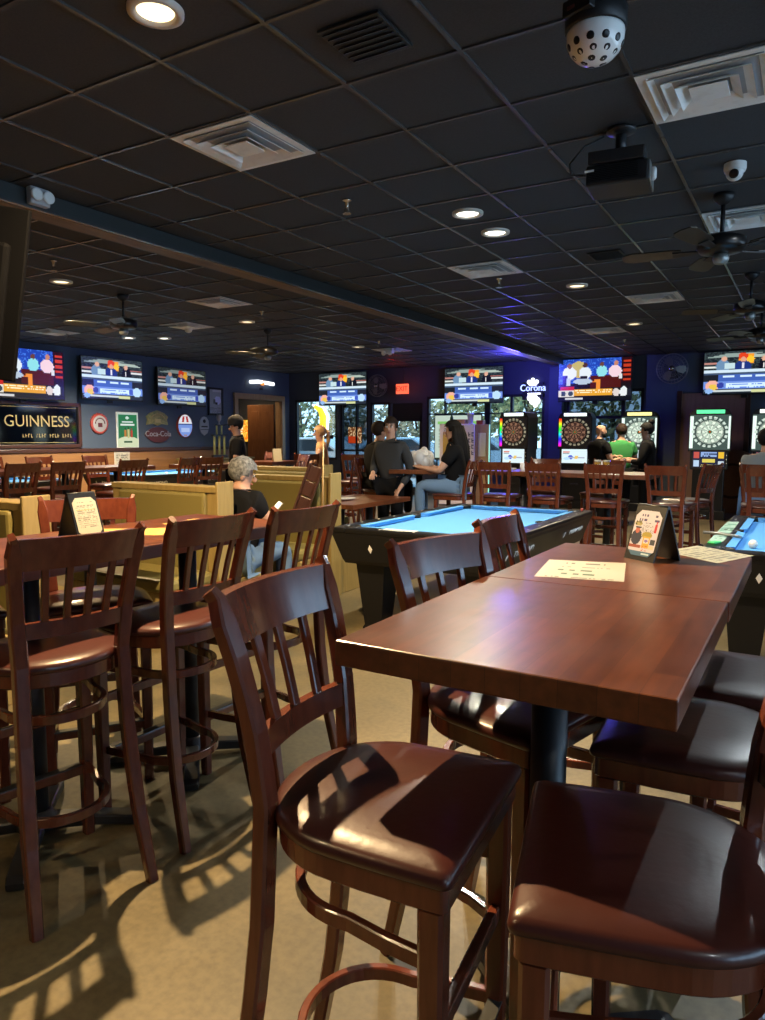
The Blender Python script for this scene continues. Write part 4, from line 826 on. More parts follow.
def dart_machine(label, loc, rz, led, marquee, scr, sm='screen'):
    t = thing('dart_machine', label, 'dart machine', loc, rz, 'electronic dart machines')
    g = MB(); pr = [(-.28, 0), (.28, 0), (.28, .12), (.24, .16), (.24, .98), (-.24, .98), (-.24, .16), (-.28, .12)]
    g.box((0, .1, .08), (.60, .62, .16), bev=.01); g.box((0, .12, .52), (.52, .46, .80), bev=.015); g.build('base_cabinet', 'black_gloss', t)
    MB().box((0, .08, 1.07), (.62, .40, .36), bev=.02).build('screen_housing', 'black_plastic', t)
    picture('screen', .52, .30, 40, 24, scr, sm, t, y=-.1235, z=1.085)
    o = [(-.345, 1.22), (.345, 1.22), (.345, 1.86), (.30, 1.95), (.2, 1.985), (-.2, 1.985), (-.30, 1.95), (-.345, 1.86)]
    MB().prism(o, -.24, .14, Matrix.Rotation(R(90), 4, 'X')).build('head_cabinet', 'black_plastic', t)
    cols = dict(rainbow=((.07, .06, .055), (.52, .38, .30), (.24, .15, .12), (.58, .55, .46)), white=((.25, .32, .30), (.88, .93, .86), (.70, .78, .71), (.80, .87, .82)))[led]
    picture('dartboard', .66, .62, 80, 76, dart_fn(*cols, led), 'screen', t, y=-.1425, z=1.56)
    g = MB(); M = Matrix.Rotation(R(90), 4, 'X'); g.lathe([(.252, .142), (.252, .15), (.246, .152), (.246, .142)], 40, M @ Matrix.Translation((0, 1.566, 0)), cap=False); g.build('board_ring', 'black_plastic', t)
    MB().box((0, -.143, 1.925), (.46, .012, .065), bev=.005).build('marquee', marquee, t)
    g = MB(); g.box((0, -.115, .74), (.3, .02, .16), bev=.005); g.box((0, -.115, .5), (.16, .015, .03), bev=.004); g.build('coin_door', 'grey_metal' if False else 'black_plastic', t)
    MB().lathe([(.018, 0), (.018, .01), (0, .012)], 12, Matrix.Translation((.12, -.125, .76)) @ Matrix.Rotation(R(90), 4, 'X'), cap=False).build('coin_button', 'led_white', t)
    for z in (1.15, 1.08, 1.01): MB().cyl((.29, -.12, z), (.29, -.13, z), .01, n=8).build('push_button', 'white_plastic', t)
    return t
def bearing(u, y):
    p = spot(u, 10); return (p.x*y/p.y, y, 0)
dart_machine('rainbow lit dart machine standing before the window, leftmost of five', bearing(516, 14.3), R(-12), 'rainbow', 'led_white', SCR1)
dart_machine('rainbow lit dart machine below the wide television of players', bearing(575, 14.9), R(3), 'rainbow', 'led_white', SCR1)
dart_machine('dart machine with a yellow top light behind the woman with a hair bun', bearing(638, 15.0), R(4), 'white', 'led_yellow', SCR1, 'screen_dim')
dart_machine('tall dart machine with a green top light in front of the brown panel', bearing(708, 14.2), R(4), 'white', 'led_green', SCR2)
dart_machine('dart machine cut by the right edge behind the man in the grey shirt', bearing(771, 14.3), R(4), 'white', 'led_white', SCR2)

# ---------------------------------------------------------------- display stand and clutter near the windows
t = thing('display_case', 'white and tan cardboard display case by the windows with things on top', 'display case', (-6.42, 14.4, 0), R(20))
MB().box((-.18, 0, .88), (.74, .66, 1.72), bev=.01).build('body', 'cardboard_white', t)
MB().box((.34, .05, .88), (.30, .56, 1.70), bev=.01).build('side_wing', 'cardboard_tan', t)
MB().box((-.36, -.337, 1.25), (.24, .012, .62), bev=.004).build('yellow_lit_panel', 'cardboard_yellow_lit', t)  # yellow light on the left face is put into this panel's colour
MB().box((-.14, -.337, 1.2), (.16, .012, .8), bev=.004).build('lilac_panel', 'cardboard_white', t)
g = MB()
for k in range(4):
    z = 1.52-.13*k
    for q in range(2): g.box((.10+.07*(q-.5), -.333, z), (.018, .008, .09)); g.box((.115+.07*(q-.5), -.333, z+.03*((k+q) % 2)), (.045, .008, .02)); g.box((.115+.07*(q-.5), -.333, z-.035), (.045, .008, .016))
g.build('lettering', 'ink_navy', t)
g = MB(); g.sweep([(-.0, -.334, 1.3), (.0, -.334, 1.42), (.0, -.334, 1.56)], [(.05, .004), (.015, .004), (.004, .004)], up=(0, 1, 0)); g.box((.0, -.334, 1.2), (.11, .008, .14)); g.build('tower_emblem', 'red_sign', t)
MB().box((.34, -.235, 1.3), (.16, .012, .5), bev=.004).build('price_panel', 'cream_paper', t)
g = MB()
for x in (-.54, .50): g.box((x, -.30, .95), (.02, .02, 1.55))
g.build('led_strip', 'led_teal', t)
DC = t
def put_on(name, mb, m, x, y, z, label, cat, **k): return tag(mb.build(name, m, loc=(x, y, z), **k), label, cat)
M_ = Matrix.Translation((-6.42, 14.4, 0)) @ Matrix.Rotation(R(20), 4, 'Z')
def top(x, y): q = M_ @ Vector((x, y, 1.74)); return q.x, q.y, 1.7402
put_on('bottle', MB().lathe([(.035, 0), (.037, .12), (.03, .15), (.013, .19), (.013, .25), (.0, .25)], 14, cap=False), 'bottle_green', *top(-.32, -.1), 'dark bottle on top of the cardboard display case', 'bottle')
put_on('carton', MB().box((0, 0, .05), (.22, .2, .10), bev=.006), 'cardboard_tan', *top(-.1, 0), 'flat brown carton on top of the cardboard display case', 'box')
put_on('paper_cup', MB().lathe([(.05, 0), (.07, .2), (.075, .2), (.075, .23), (.0, .23)], 16, cap=False), 'plastic_bag', *top(.08, -.05), 'tall cup on top of the cardboard display case', 'cup')
put_on('carton', MB().box((0, 0, .045), (.15, .15, .09), bev=.006), 'red_sign', (M_ @ Vector((.3, 0, 0))).x, (M_ @ Vector((.3, 0, 0))).y, 1.7302, 'small red carton at the right end of the display case', 'box')
t = thing('menu_board', 'large white menu board leaning in the window behind the display case', 'board', (-7.28, 15.82, 1.45))
picture('print', 1.2, 1.05, 36, 30, paint([('r', .05, .80, .95, .86, (.55, .82, .45)), ('t', .08, .1, .6, .72, (.62, .72, .62), 8, 18), ('r', .0, .0, 1, .03, (.2, .25, .2))], (.82, .90, .84)), 'lit_print', t, y=-.021); MB().box((0, 0, 0), (1.24, .04, 1.09), bev=.004).build('frame', 'black_plastic', t)
for sx in (-.55, .55): MB().cyl((sx, .0, -1.45), (sx, .0, -.5), .02, n=10).build('leg', 'black_plastic', t)

# round brown table top leaning on the wall behind the tall dart machine
t = thing('round_tabletop', 'round brown table top leaning against the wall behind the tall dart machine', 'table top', (-1.28, 15.55, .62), (R(-10), 0, 0))
MB().lathe([(.0, -.025), (.60, -.025), (.62, -.01), (.62, .01), (.60, .025), (0, .025)], 44, Matrix.Rotation(R(90), 4, 'X'), cap=False).build('disc', 'panel_brown', t)
MB().lathe([(.3, .026), (.31, .034), (.34, .034), (.35, .026)], 44, Matrix.Rotation(R(90), 4, 'X'), cap=False).build('inlay_ring', 'dark_trim', t)

# trophies on a cabinet by the left wall
t = thing('side_cabinet', 'low olive cabinet under the trophies by the left wall', 'cabinet', (-12.1, 12.7, 0), R(90))
MB().box((0, 0, .46), (2.0, .5, .92), bev=.01).build('body', 'booth_wood', t); MB().box((0, -.01, .94), (2.06, .55, .04), bev=.01).build('counter', 'booth_vinyl', t)
for s in (-1, 1): dd = MB().box((s*.49, -.255, .45), (.92, .02, .8), bev=.006).build('door', 'booth_wood', t); MB().box((s*.1, -.275, .55), (.02, .02, .12), bev=.005).build('handle', 'black_metal', dd)
def trophy(x, y, h, label):
    t = thing('trophy', label, 'trophy', (x, y, .961), R(60), group='trophies by the left wall')
    MB().box((0, 0, .03), (.34, .2, .06), bev=.005).build('base', 'trophy_black', t); MB().box((0, 0, h*.52), (.34, .2, .03), bev=.004).build('tier', 'trophy_black', t)
    for sx in (-.12, 0, .12): MB().cyl((sx, 0, .06), (sx, 0, h*.5), .026, n=14).build('column', 'trophy_gold', t)
    g = MB()
    for sx in (-.06, .06): g.cyl((sx, 0, h*.53), (sx, 0, h*.74), .02, n=10)
    g.build('column', 'trophy_gold', t)
    MB().box((0, 0, h*.75), (.22, .15, .02), bev=.004).build('tier', 'trophy_black', t)
    MB().lathe([(.035, h*.76), (.012, h*.79), (.012, h*.82), (.05, h*.87), (.06, h*.95), (.045, h), (.0, h*.99)], 16, cap=False).build('cup', 'plaque_silver', t)
trophy(-12.15, 12.85, 1.02, 'tallest gold column trophy on the cabinet by the left wall'); trophy(-12.0, 13.28, .72, 'shorter trophy beside the man in the cap'); 

# cue rack and cue leaning on the bright booth
t = thing('cue_rack', 'dark reddish wooden cue rack leaning over the bright olive booth', 'rack', (-3.90, 5.14, .80), (R(0), R(20), R(25)))
for k in range(3): MB().box((0, 0, .07+.145*k), (.10, .03, .135), bev=.006).build('rack_board', 'rack_wood', t)
for s in (-1, 1): MB().box((s*.06, -.005, .21), (.02, .05, .46), bev=.004).build('rack_side', 'rack_wood', t)
t = thing('pool_cue', 'pale wooden pool cue standing upright against the bright olive booth', 'cue', (-3.672, 5.14, 0), (R(0), R(1.0), 0))
MB().cyl((0, 0, .0), (0, 0, .72), .0145, .011, n=12).build('butt', 'cue_wood', t); MB().cyl((0, 0, .72), (0, 0, 1.46), .0105, .0065, n=12).build('shaft', 'cue_wood', t); MB().cyl((0, 0, 1.46), (0, 0, 1.475), .0066, n=10).build('tip', 'white_plastic', t)

# ---------------------------------------------------------------- menu stands and papers
def menu_stand(label, loc, rz, fn, legend=None):
    t = thing('menu_stand', label, 'menu stand', loc, rz, 'folding menu stands'); w, h, dp = .125, .175, .055
    for s, nm in ((-1, 'front_board'), (1, 'rear_board')):
        g = MB(); g.layers([[Vector((x, s*(dp*(1-z/h)+.004)+q, z)) for x, q in ((-w/2, -.0025), (w/2, -.0025), (w/2, .0025), (-w/2, .0025))] for z in (0, h)], False); g.build(nm, 'black_plastic', t)
    MB().cyl((-w/2, 0, h), (w/2, 0, h), .006, n=8).build('hinge', 'black_plastic', t)
    al = math.atan2(dp, h); M = Matrix.Translation((0, -(dp*.5+.004)-.0045, h*.5)) @ Matrix.Rotation(-al, 4, 'X')
    o = picture('insert', .108, .152, 44, 60, fn, 'print', t, M=M)
    bm = bmesh.new(); bm.from_mesh(o.data); bm.faces.ensure_lookup_table()
    bmesh.ops.delete(bm, geom=[f for i, f in enumerate(bm.faces) if (abs((i % 44+.5)/44-.5)*2*.054+abs((i//44+.5)/60-.5)*2*.076) > .112], context='FACES'); bm.to_mesh(o.data); bm.free(); return t
L_INS = paint([('t', .15, .86, .85, .91, (.45, .45, .42), 1, 15), ('t', .1, .22, .9, .82, (.55, .54, .48), 13, 24), ('r', .1, .66, .9, .68, (.75, .70, .45))], (.78, .76, .66))
R_INS = paint([('t', .18, .86, .84, .95, (.25, .22, .38), 1, 15), ('t', .10, .76, .94, .85, (.25, .22, .40), 1, 17), ('t', .4, .71, .7, .74, (.3, .28, .35), 1, 9), ('e', .17, .70, .14, .055, (.55, .52, .34)), ('n', .05, .66, .3, .76, (.25, .25, .15), .5), ('r', .82, .54, .92, .72, (.65, .10, .16)), ('e', .87, .74, .022, .05, (.65, .10, .16)), ('n', .3, .52, .8, .68, (.35, .36, .38), .72), ('e', .20, .40, .20, .17, (.10, .12, .22)), ('e', .20, .56, .085, .075, (.62, .32, .27)), ('r', .10, .60, .32, .64, (.12, .12, .16)), ('r', .0, .17, .45, .24, (.50, .22, .16)), ('e', .60, .46, .2, .08, (.55, .50, .18)), ('r', .48, .18, .74, .44, (.72, .56, .20)), ('r', .52, .28, .70, .40, (.75, .72, .74)), ('e', .61, .34, .07, .035, (.45, .36, .62)), ('r', .78, .26, .95, .38, (.18, .20, .24)), ('r', .76, .16, .95, .25, (.78, .66, .58)), ('n', .5, .12, .7, .24, (.6, .25, .2), .6), ('r', 0, 0, 1, .10, (.22, .36, .48)), ('r', .55, .03, .85, .07, (.65, .75, .8))], (.70, .69, .76))
menu_stand('black menu stand with a cream sheet on the left tables', (-2.435, 1.80, 1.0702), R(92), L_INS)
menu_stand('black menu stand with a picture advertisement on the long table', (-.43, 2.47, 1.0702), R(-33), R_INS)
def sheet(label, pts, fn, z=1.0704, nx=44, ny=30):
    a, b, c, d = [Vector((*p, 0)) for p in pts]; me = bpy.data.meshes.new('paper_sheet'); vs = []; fs = []; cols = []
    for j in range(ny+1):
        for i in range(nx+1):
            u, v = i/nx, j/ny; p = (a*(1-u)+b*u)*(1-v)+(d*(1-u)+c*u)*v; vs.append((p.x, p.y, z+.0022*max(0, math.sin(u*5+v*3))*abs(u-.5)))
    for j in range(ny):
        for i in range(nx):
            k = j*(nx+1)+i; fs.append((k, k+1, k+nx+2, k+nx+1)); cols += [x for q in range(4) for x in (*lin(fn((i+.5)/nx, (j+.5)/ny)), 1)]
    n0 = len(vs); vs += [(x, y, zz-.0004) for x, y, zz in vs[:]]; top_n = len(fs); fs += [tuple(i+n0 for i in f[::-1]) for f in fs[:]]; cols += cols[:]
    me.from_pydata(vs, [], fs); ca = me.color_attributes.new('ink', 'FLOAT_COLOR', 'CORNER'); ca.data.foreach_set('color', cols); me.materials.append(MAT['print'])
    o = bpy.data.objects.new('paper_sheet', me); COL.objects.link(o); return tag(o, label, 'paper', 'paper sheets')
BINGO = paint([('t', .22, .80, .78, .90, (.30, .30, .28), 1, 26), ('t', .2, .60, .82, .68, (.40, .42, .38), 1, 30), ('t', .14, .40, .95, .54, (.20, .36, .27), 1, 12), ('t', .22, .20, .9, .34, (.20, .36, .27), 1, 11), ('t', .1, .03, .9, .09, (.35, .35, .33), 1, 34)], (.74, .73, .68))
sheet('white printed sheet with green blocks lying on the long table left of the menu stand', [(-.665, 1.98), (-.425, 2.035), (-.485, 2.34), (-.715, 2.28)], BINGO)
sheet('white printed sheet on the far right corner of the long table', [(-.235, 2.49), (-.145, 2.72), (-.34, 2.86), (-.43, 2.66)], paint([('t', .06, .06, .94, .94, (.45, .46, .42), 8, 30)], (.68, .68, .60)), z=1.0706) 
sheet('yellowish paper mat on the left tables beside the cream menu stand', [(-2.52, 1.79), (-2.24, 2.03), (-2.38, 2.2), (-2.66, 1.98)], paint([('n', .1, .1, .9, .9, (.68, .55, .28), .5)], (.76, .64, .36)))
sheet('yellowish paper mat at the far end of the left tables', [(-2.52, 2.28), (-2.22, 2.32), (-2.26, 2.56), (-2.55, 2.52)], paint([('n', .1, .1, .9, .9, (.70, .56, .28), .6)], (.78, .66, .36)))
sheet('white score sheet lying on the near rail of the middle pool table', [(-2.62, 4.40), (-2.35, 4.40), (-2.35, 4.475), (-2.62, 4.475)], paint([('t', .05, .1, .95, .9, (.6, .6, .58), 3, 20)], (.82, .82, .78)), z=.8042)
sheet('pale greenish strip on the left rail of the right pool table', [(-.535, 5.05), (-.45, 5.05), (-.45, 6.3), (-.535, 6.3)], paint([('t', .05, .1, .95, .9, (.35, .55, .45), 9, 5)], (.62, .72, .66)), z=.8042)  # long pale strip with greenish marks along the rail
# drinks and things on the tables behind
def beer(x, y, l):
    t = thing('beer_glass', l, 'glass', (x, y, 1.0703), group='beer glasses')
    MB().lathe([(.028, .004), (.036, .115), (.0, .115)], 16, cap=False).build('beer', 'beer', t); MB().lathe([(.036, .1152), (.037, .138), (.0, .14)], 16, cap=False).build('foam', 'foam_white', t)
    MB().lathe([(.0, 0), (.031, 0), (.041, .15), (.039, .15), (.03, .003), (0, .003)], 18, cap=False).build('glass', 'clear_glass', t)
b = bearing(597, 8.35); beer(b[0], 8.35, 'beer glass on the high table, left of a pair beside the bald man'); b = bearing(606, 8.42); beer(b[0], 8.42, 'beer glass on the high table, right of a pair before the green shirt')
b = bearing(523, 8.3); put_on('tumbler', MB().lathe([(.035, 0), (.042, .09), (.036, .09), (.03, .006), (0, .006)], 16, cap=False), 'plastic_bag', b[0], 8.3, 1.0702, 'short clear tumbler on the high table below the left dart screen', 'glass')
b = bearing(486, 8.3); put_on('napkin_pile', MB().box((0, 0, .012), (.2, .14, .02), bev=.004), 'plate', b[0]+.25, 8.35, 1.0702, 'white napkins on the high table at its left end', 'napkins')
b = spot(421, 9.05); g = MB()
for k in range(9):
    a = 2*PI*k/9; g.ball((.09*math.cos(a), .09*math.sin(a), .08+.05*(k % 2)), .085, (1, .8, 1.1), n=8)
g.ball((0, 0, .13), .11, n=10); g.ball((.03, .02, .2), .06, (1, .7, 1.2), n=8); put_on('plastic_bag', g, 'plastic_bag', b.x, b.y, 1.074, 'crumpled white plastic bag on the table between the man and the woman', 'bag')
p = spot(277, 11.55); t = thing('menu_card', 'small white folded menu card on the table before the wooden door', 'menu card', (p.x, p.y, 1.0702), R(60))
for s in (-1, 1): MB().layers([[Vector((x, s*.05*(1-z/.2)+q, z)) for x, q in ((-.07, -.001), (.07, -.001), (.07, .001), (-.07, .001))] for z in (0, .2)], False).build('card_face', 'cream_paper', t)

# ---------------------------------------------------------------- people
def skinned(name, nodes, edges, m, parent, levels=1, root=None):
    ks = list(nodes); me = bpy.data.meshes.new(name); me.from_pydata([nodes[k][0] for k in ks], [(ks.index(a), ks.index(b)) for a, b in edges], [])
    o = bpy.data.objects.new(name, me); COL.objects.link(o); o.modifiers.new('s', 'SKIN')
    for i, k in enumerate(ks):
        r = nodes[k][1]; me.skin_vertices[0].data[i].radius = r if isinstance(r, tuple) else (r, r); me.skin_vertices[0].data[i].use_root = (k == (root or ks[0]))
    ss = o.modifiers.new('d', 'SUBSURF'); ss.levels = levels; ss.render_levels = levels
    dg = bpy.context.evaluated_depsgraph_get(); dg.update(); m2 = bpy.data.meshes.new_from_object(o.evaluated_get(dg)); m2.name = name
    bpy.data.objects.remove(o); bpy.data.meshes.remove(me)
    for p in m2.polygons: p.use_smooth = True
    m2.materials.clear(); m2.materials.append(MAT[m]); o = bpy.data.objects.new(name, m2); COL.objects.link(o); o.parent = parent; return o
def person(label, loc, rz, J, skin='skin', shirt='tee_black', sleeve=.55, pants='denim', plen=1.0, hair='hair_brown', style='short', head_yaw=0, head_pitch=0, build=1.0, beard=None, cap=False, shoe='black_plastic', extra=None):
    """J: joints in local metres, facing +Y: pelvis, chest, neck, head, and for l/r: sho, elb, wri, hip, kne, ank"""
    t = thing('person', label, 'person', loc, rz); V3 = lambda k: Vector(J[k]); B = build
    N = {}; E = []
    N['pelvis'] = (V3('pelvis'), (.15*B, .11*B)); N['waist'] = (V3('pelvis').lerp(V3('chest'), .45), (.135*B, .10*B)); N['chest'] = (V3('chest'), (.155*B, .115*B)); N['neckb'] = (V3('neck'), (.06, .06)); E += [('pelvis', 'waist'), ('waist', 'chest'), ('chest', 'neckb')]
    H = V3('head'); Rm = Matrix.Rotation(R(head_yaw), 3, 'Z') @ Matrix.Rotation(R(head_pitch), 3, 'X')
    N['jaw'] = (H+Rm @ Vector((0, .012, -.075)), (.058, .062)); N['face'] = (H+Rm @ Vector((0, .012, -.015)), (.073, .085)); N['skull'] = (H+Rm @ Vector((0, -.008, .05)), (.074, .088)); N['crown'] = (H+Rm @ Vector((0, -.01, .088)), (.045, .055)); E += [('neckb', 'jaw'), ('jaw', 'face'), ('face', 'skull'), ('skull', 'crown')]
    for s in 'lr':
        sg = -1 if s == 'l' else 1
        for k, r in (('sho', .062*B), ('elb', .041), ('wri', .028)): N[k+s] = (V3(k+s), r)
        E += [('chest', 'sho'+s), ('sho'+s, 'elb'+s), ('elb'+s, 'wri'+s)]
        d = (V3('wri'+s)-V3('elb'+s)).normalized(); side = d.cross(Vector((0, 0, 1))) if abs(d.z) < .8 else d.cross(Vector((sg, 0, 0))); side.normalize(); up = side.cross(d).normalized()
        w_ = V3('wri'+s); N['palm'+s] = (w_+d*.055, (.032, .018)); N['knu'+s] = (w_+d*.09, (.036, .014)); E += [('wri'+s, 'palm'+s), ('palm'+s, 'knu'+s)]
        for q, (o, ln) in enumerate(((-.027, .062), (-.009, .075), (.009, .070), (.027, .055))):
            a = w_+d*.10+side*o; N['f%d%s' % (q, s)] = (a+d*ln*.5-up*.008, .0085); N['g%d%s' % (q, s)] = (a+d*ln*.85-up*.03, .007); E += [('knu'+s, 'f%d%s' % (q, s)), ('f%d%s' % (q, s), 'g%d%s' % (q, s))]
        N['t1'+s] = (w_+d*.055-side*.045*sg, .010); N['t2'+s] = (w_+d*.095-side*.055*sg-up*.01, .008); E += [('palm'+s, 't1'+s), ('t1'+s, 't2'+s)]
        for k, r in (('hip', .085*B), ('kne', .055*B), ('ank', .036)): N[k+s] = (V3(k+s), r)
        E += [('pelvis', 'hip'+s), ('hip'+s, 'kne'+s), ('kne'+s, 'ank'+s)]
        f = V3('ank'+s); fd = Vector(J.get('foot'+s, (0, .15, -.05))); N['toe'+s] = (f+fd, (.036, .024)); E += [('ank'+s, 'toe'+s)]
    body = skinned('body', N, E, skin, t, 2, 'pelvis')
    # face: nose, ears, eyes, mouth joined into the body mesh
    g = MB(); T = lambda x, y, z: H+Rm @ Vector((x, y, z))
    R4 = Rm
    g.ball(T(0, .098, -.018), .017, (.75, 1.05, 1.3), n=8, M=R4)
    for sx in (-1, 1): g.ball(T(sx*.076, -.004, -.008), .03, (.35, .7, 1.1), n=8, M=R4)
    g.mi = 1
    for sx in (-1, 1): g.ball(T(sx*.031, .082, .012), .0125, (1.2, .6, .8), n=8, M=R4)
    g.mi = 2
    for sx in (-1, 1): g.ball(T(sx*.031, .090, .012), .0065, (1, .6, 1), n=6, M=R4); g.ball(T(sx*.032, .086, .034), .02, (1.1, .4, .22), n=6, M=R4)
    g.mi = 3; g.ball(T(0, .083, -.058), .024, (1.1, .4, .28), n=8, M=R4)
    bm = bmesh.new(); bm.from_mesh(body.data); me2 = bpy.data.meshes.new('x'); g.bm.to_mesh(me2); g.bm.free(); bm.from_mesh(me2); bm.to_mesh(body.data); bm.free(); bpy.data.meshes.remove(me2)
    for mm in ('eye_white', 'black_ink', 'lip'): body.data.materials.append(MAT[mm])
    # clothes
    S1 = {}; E1 = [('pelvis', 'waist'), ('waist', 'chest'), ('chest', 'col'), ('col', 'nb')]
    S1['pelvis'] = (V3('pelvis')-Vector((0, 0, .03)), (.178*B, .14*B)); S1['waist'] = (N['waist'][0], (.165*B, .132*B)); S1['chest'] = (N['chest'][0], (.182*B, .142*B)); S1['col'] = (V3('neck')-Vector((0, 0, .055)), (.135*B, .115*B)); S1['nb'] = (V3('neck')+Vector((0, 0, .03)), (.080, .080))
    for s in 'lr':
        S1['sho'+s] = (N['sho'+s][0], .084*B); e, w2 = V3('elb'+s), V3('wri'+s); sh = V3('sho'+s); E1 += [('chest', 'sho'+s)]
        if sleeve <= 1: S1['cuf'+s] = (sh.lerp(e, sleeve), .07*B); E1 += [('sho'+s, 'cuf'+s)]
        else: S1['elb'+s] = (e, .058*B); S1['cuf'+s] = (e.lerp(w2, sleeve-1), .043); E1 += [('sho'+s, 'elb'+s), ('elb'+s, 'cuf'+s)]
    skinned('shirt', S1, E1, shirt, t, 2, 'pelvis')
    P1 = {'pelvis': (V3('pelvis')-Vector((0, 0, .02)), (.168*B, .132*B))}; E2 = []
    for s in 'lr':
        P1['hip'+s] = (N['hip'+s][0], .106*B); E2 += [('pelvis', 'hip'+s), ('hip'+s, 'kne'+s)]
        if plen < 1: P1['kne'+s] = (V3('hip'+s).lerp(V3('kne'+s), plen+.0), .085*B)
        else: P1['kne'+s] = (V3('kne'+s), .074*B); P1['ank'+s] = (V3('kne'+s).lerp(V3('ank'+s), .93), .058); E2 += [('kne'+s, 'ank'+s)]
    skinned('trousers', P1, E2, pants, t, 2, 'pelvis')
    for s in 'lr':
        f = V3('ank'+s); fd = Vector(J.get('foot'+s, (0, .15, -.05))); skinned('shoe', {'a': (f+Vector((0, 0, -.015)), .05), 'h': (f+fd*-.22+Vector((0, 0, -.048)), (.042, .03)), 'b': (f+fd*.6+Vector((0, 0, -.012)), (.05, .036)), 'c': (f+fd*1.12+Vector((0, 0, .0)), (.042, .026))}, [('h', 'a'), ('a', 'b'), ('b', 'c')], shoe, t, 2)
    # hair
    if hair:
        g = MB()
        if style != 'bald':
            bm = bmesh.new(); bmesh.ops.create_uvsphere(bm, u_segments=24, v_segments=16, radius=1)
            big = {'bushy': 1.09, 'bun': 1.04}.get(style, 1.06)
            for v in bm.verts: v.co = Vector((v.co.x*.087*big, v.co.y*.103*big-.012, v.co.z*.098*big+.038))
            bmesh.ops.delete(bm, geom=[v for v in bm.verts if v.co.z < (.045 if v.co.y > .045 else (-.01 if v.co.y > -.01 else -.06))], context='VERTS')
            for v in bm.verts: v.co = H+Rm @ (v.co*(1+.03*hsh(v.co.x*90, v.co.z*70)*(2 if style == 'bushy' else .6)))
            for f in bm.faces: f.smooth = True
            g.join(bm)
        if style == 'long':
            for k in range(11):
                a = R(200+140*k/10) if False else R(190+160*k/10); c, s = math.cos(a), math.sin(a)
                g.sweep([T(.082*c, .1*s-.01, .06), T(.10*c, .115*s-.015, -.06), T(.115*c, .125*s-.03, -.2), T(.10*c, .12*s-.045, -.34), T(.07*c, .10*s-.05, -.43)], [.03, .042, .045, .04, .012], n=8)
        if style == 'bun': g.ball(T(0, -.075, .135), .05, n=12, M=R4)
        if style == 'pony': g.sweep([T(0, -.1, .05), T(0, -.15, .0), T(0, -.14, -.12), T(.02, -.11, -.26)], [.03, .038, .035, .012], n=8)
        if beard: 
            for k in range(7): a = R(-75+150*k/6); g.ball(T(.068*math.sin(a), .075*math.cos(a)-.0, -.072), .026, (1, .8, 1.2), n=8, M=R4)
        if g.bm.verts: g.build('hair', hair, t)
        else: g.bm.free()
    if cap:
        g = MB(); M4 = Matrix.Translation(H) @ Rm.to_4x4()
        g.lathe([(.116, .03), (.118, .06), (.110, .11), (.08, .15), (.035, .165), (.0, .167)], 24, M4 @ Matrix.Translation((0, -.012, 0)), cap=False); g.prism([(-.075, .06), (-.06, .12), (0, .17), (.06, .12), (.075, .06)], .036, .046, M4 @ Matrix.Rotation(R(6), 4, 'X')); cp = g.build('cap', 'black_fabric', t)
        MB().ball(T(0, .092, .085), .02, (1.2, .3, 1), n=8, M=R4).build('cap_badge', 'white_ink', cp)
    return t
def stand(h=1.75, lean=0, arms='down', feet=.11):
    k = h/1.75
    J = dict(pelvis=(0, 0, .95), chest=(0, .01, 1.28), neck=(0, 0, 1.47), head=(0, .02, 1.62))
    for s, g in (('l', -1), ('r', 1)):
        J['sho'+s] = (g*.18, -.005, 1.39); J['elb'+s] = (g*.235, -.03, 1.11); J['wri'+s] = (g*.245, .05, .87); J['hip'+s] = (g*.09, 0, .90); J['kne'+s] = (g*.10, .025, .48); J['ank'+s] = (g*feet, -.02, .085)
    return {a: tuple(q*k for q in b) for a, b in J.items()}
def sit(seat, rec=0.0, arms=None, feet=None):
    z = seat+.10; J = dict(pelvis=(0, -.02-rec*.0, z), chest=(0, .0-rec*.35, z+.33), neck=(0, .01-rec*.45, z+.51), head=(0, .04-rec*.45, z+.655))
    fz = feet if feet is not None else .085
    for s, g in (('l', -1), ('r', 1)):
        J['sho'+s] = (g*.18, -.0-rec*.4, z+.43); J['elb'+s] = (g*.22, .12-rec*.3, z+.17); J['wri'+s] = (g*.14, .34-rec*.2, z+.14); J['hip'+s] = (g*.09, .0, z-.015); J['kne'+s] = (g*.12, .42, z-.0); J['ank'+s] = (g*.12, .40, max(fz, z-.46))
    return J
def up(J, **k):
    J = dict(J); J.update(k); return J
# grey haired man in the booth, looking at his phone
J = up(sit(.47), chest=(0, -.02, .90), neck=(0, .01, 1.06), head=(0, .05, 1.195), elbr=(.24, .10, .76), wrir=(.12, .33, .80), elbl=(-.24, .08, .76), wril=(-.04, .33, .79))
person('grey haired man in a black t-shirt sitting in the booth and holding a phone', (-3.84, 4.27, -.03), R(2), up(J), 'skin', 'tee_black', .62, 'denim', 1.0, 'hair_grey', 'bushy', -48, -14, 1.08)
t = thing('phone', 'white phone in the hand of the grey haired man', 'phone', (-3.80, 4.66, .865), (R(50), R(10), R(-30)))
MB().box((0, 0, 0), (.078, .155, .009), bev=.003).build('phone_case', 'white_plastic', t); MB().box((0, 0, .005), (.068, .14, .002)).build('phone_screen', 'led_white', t)
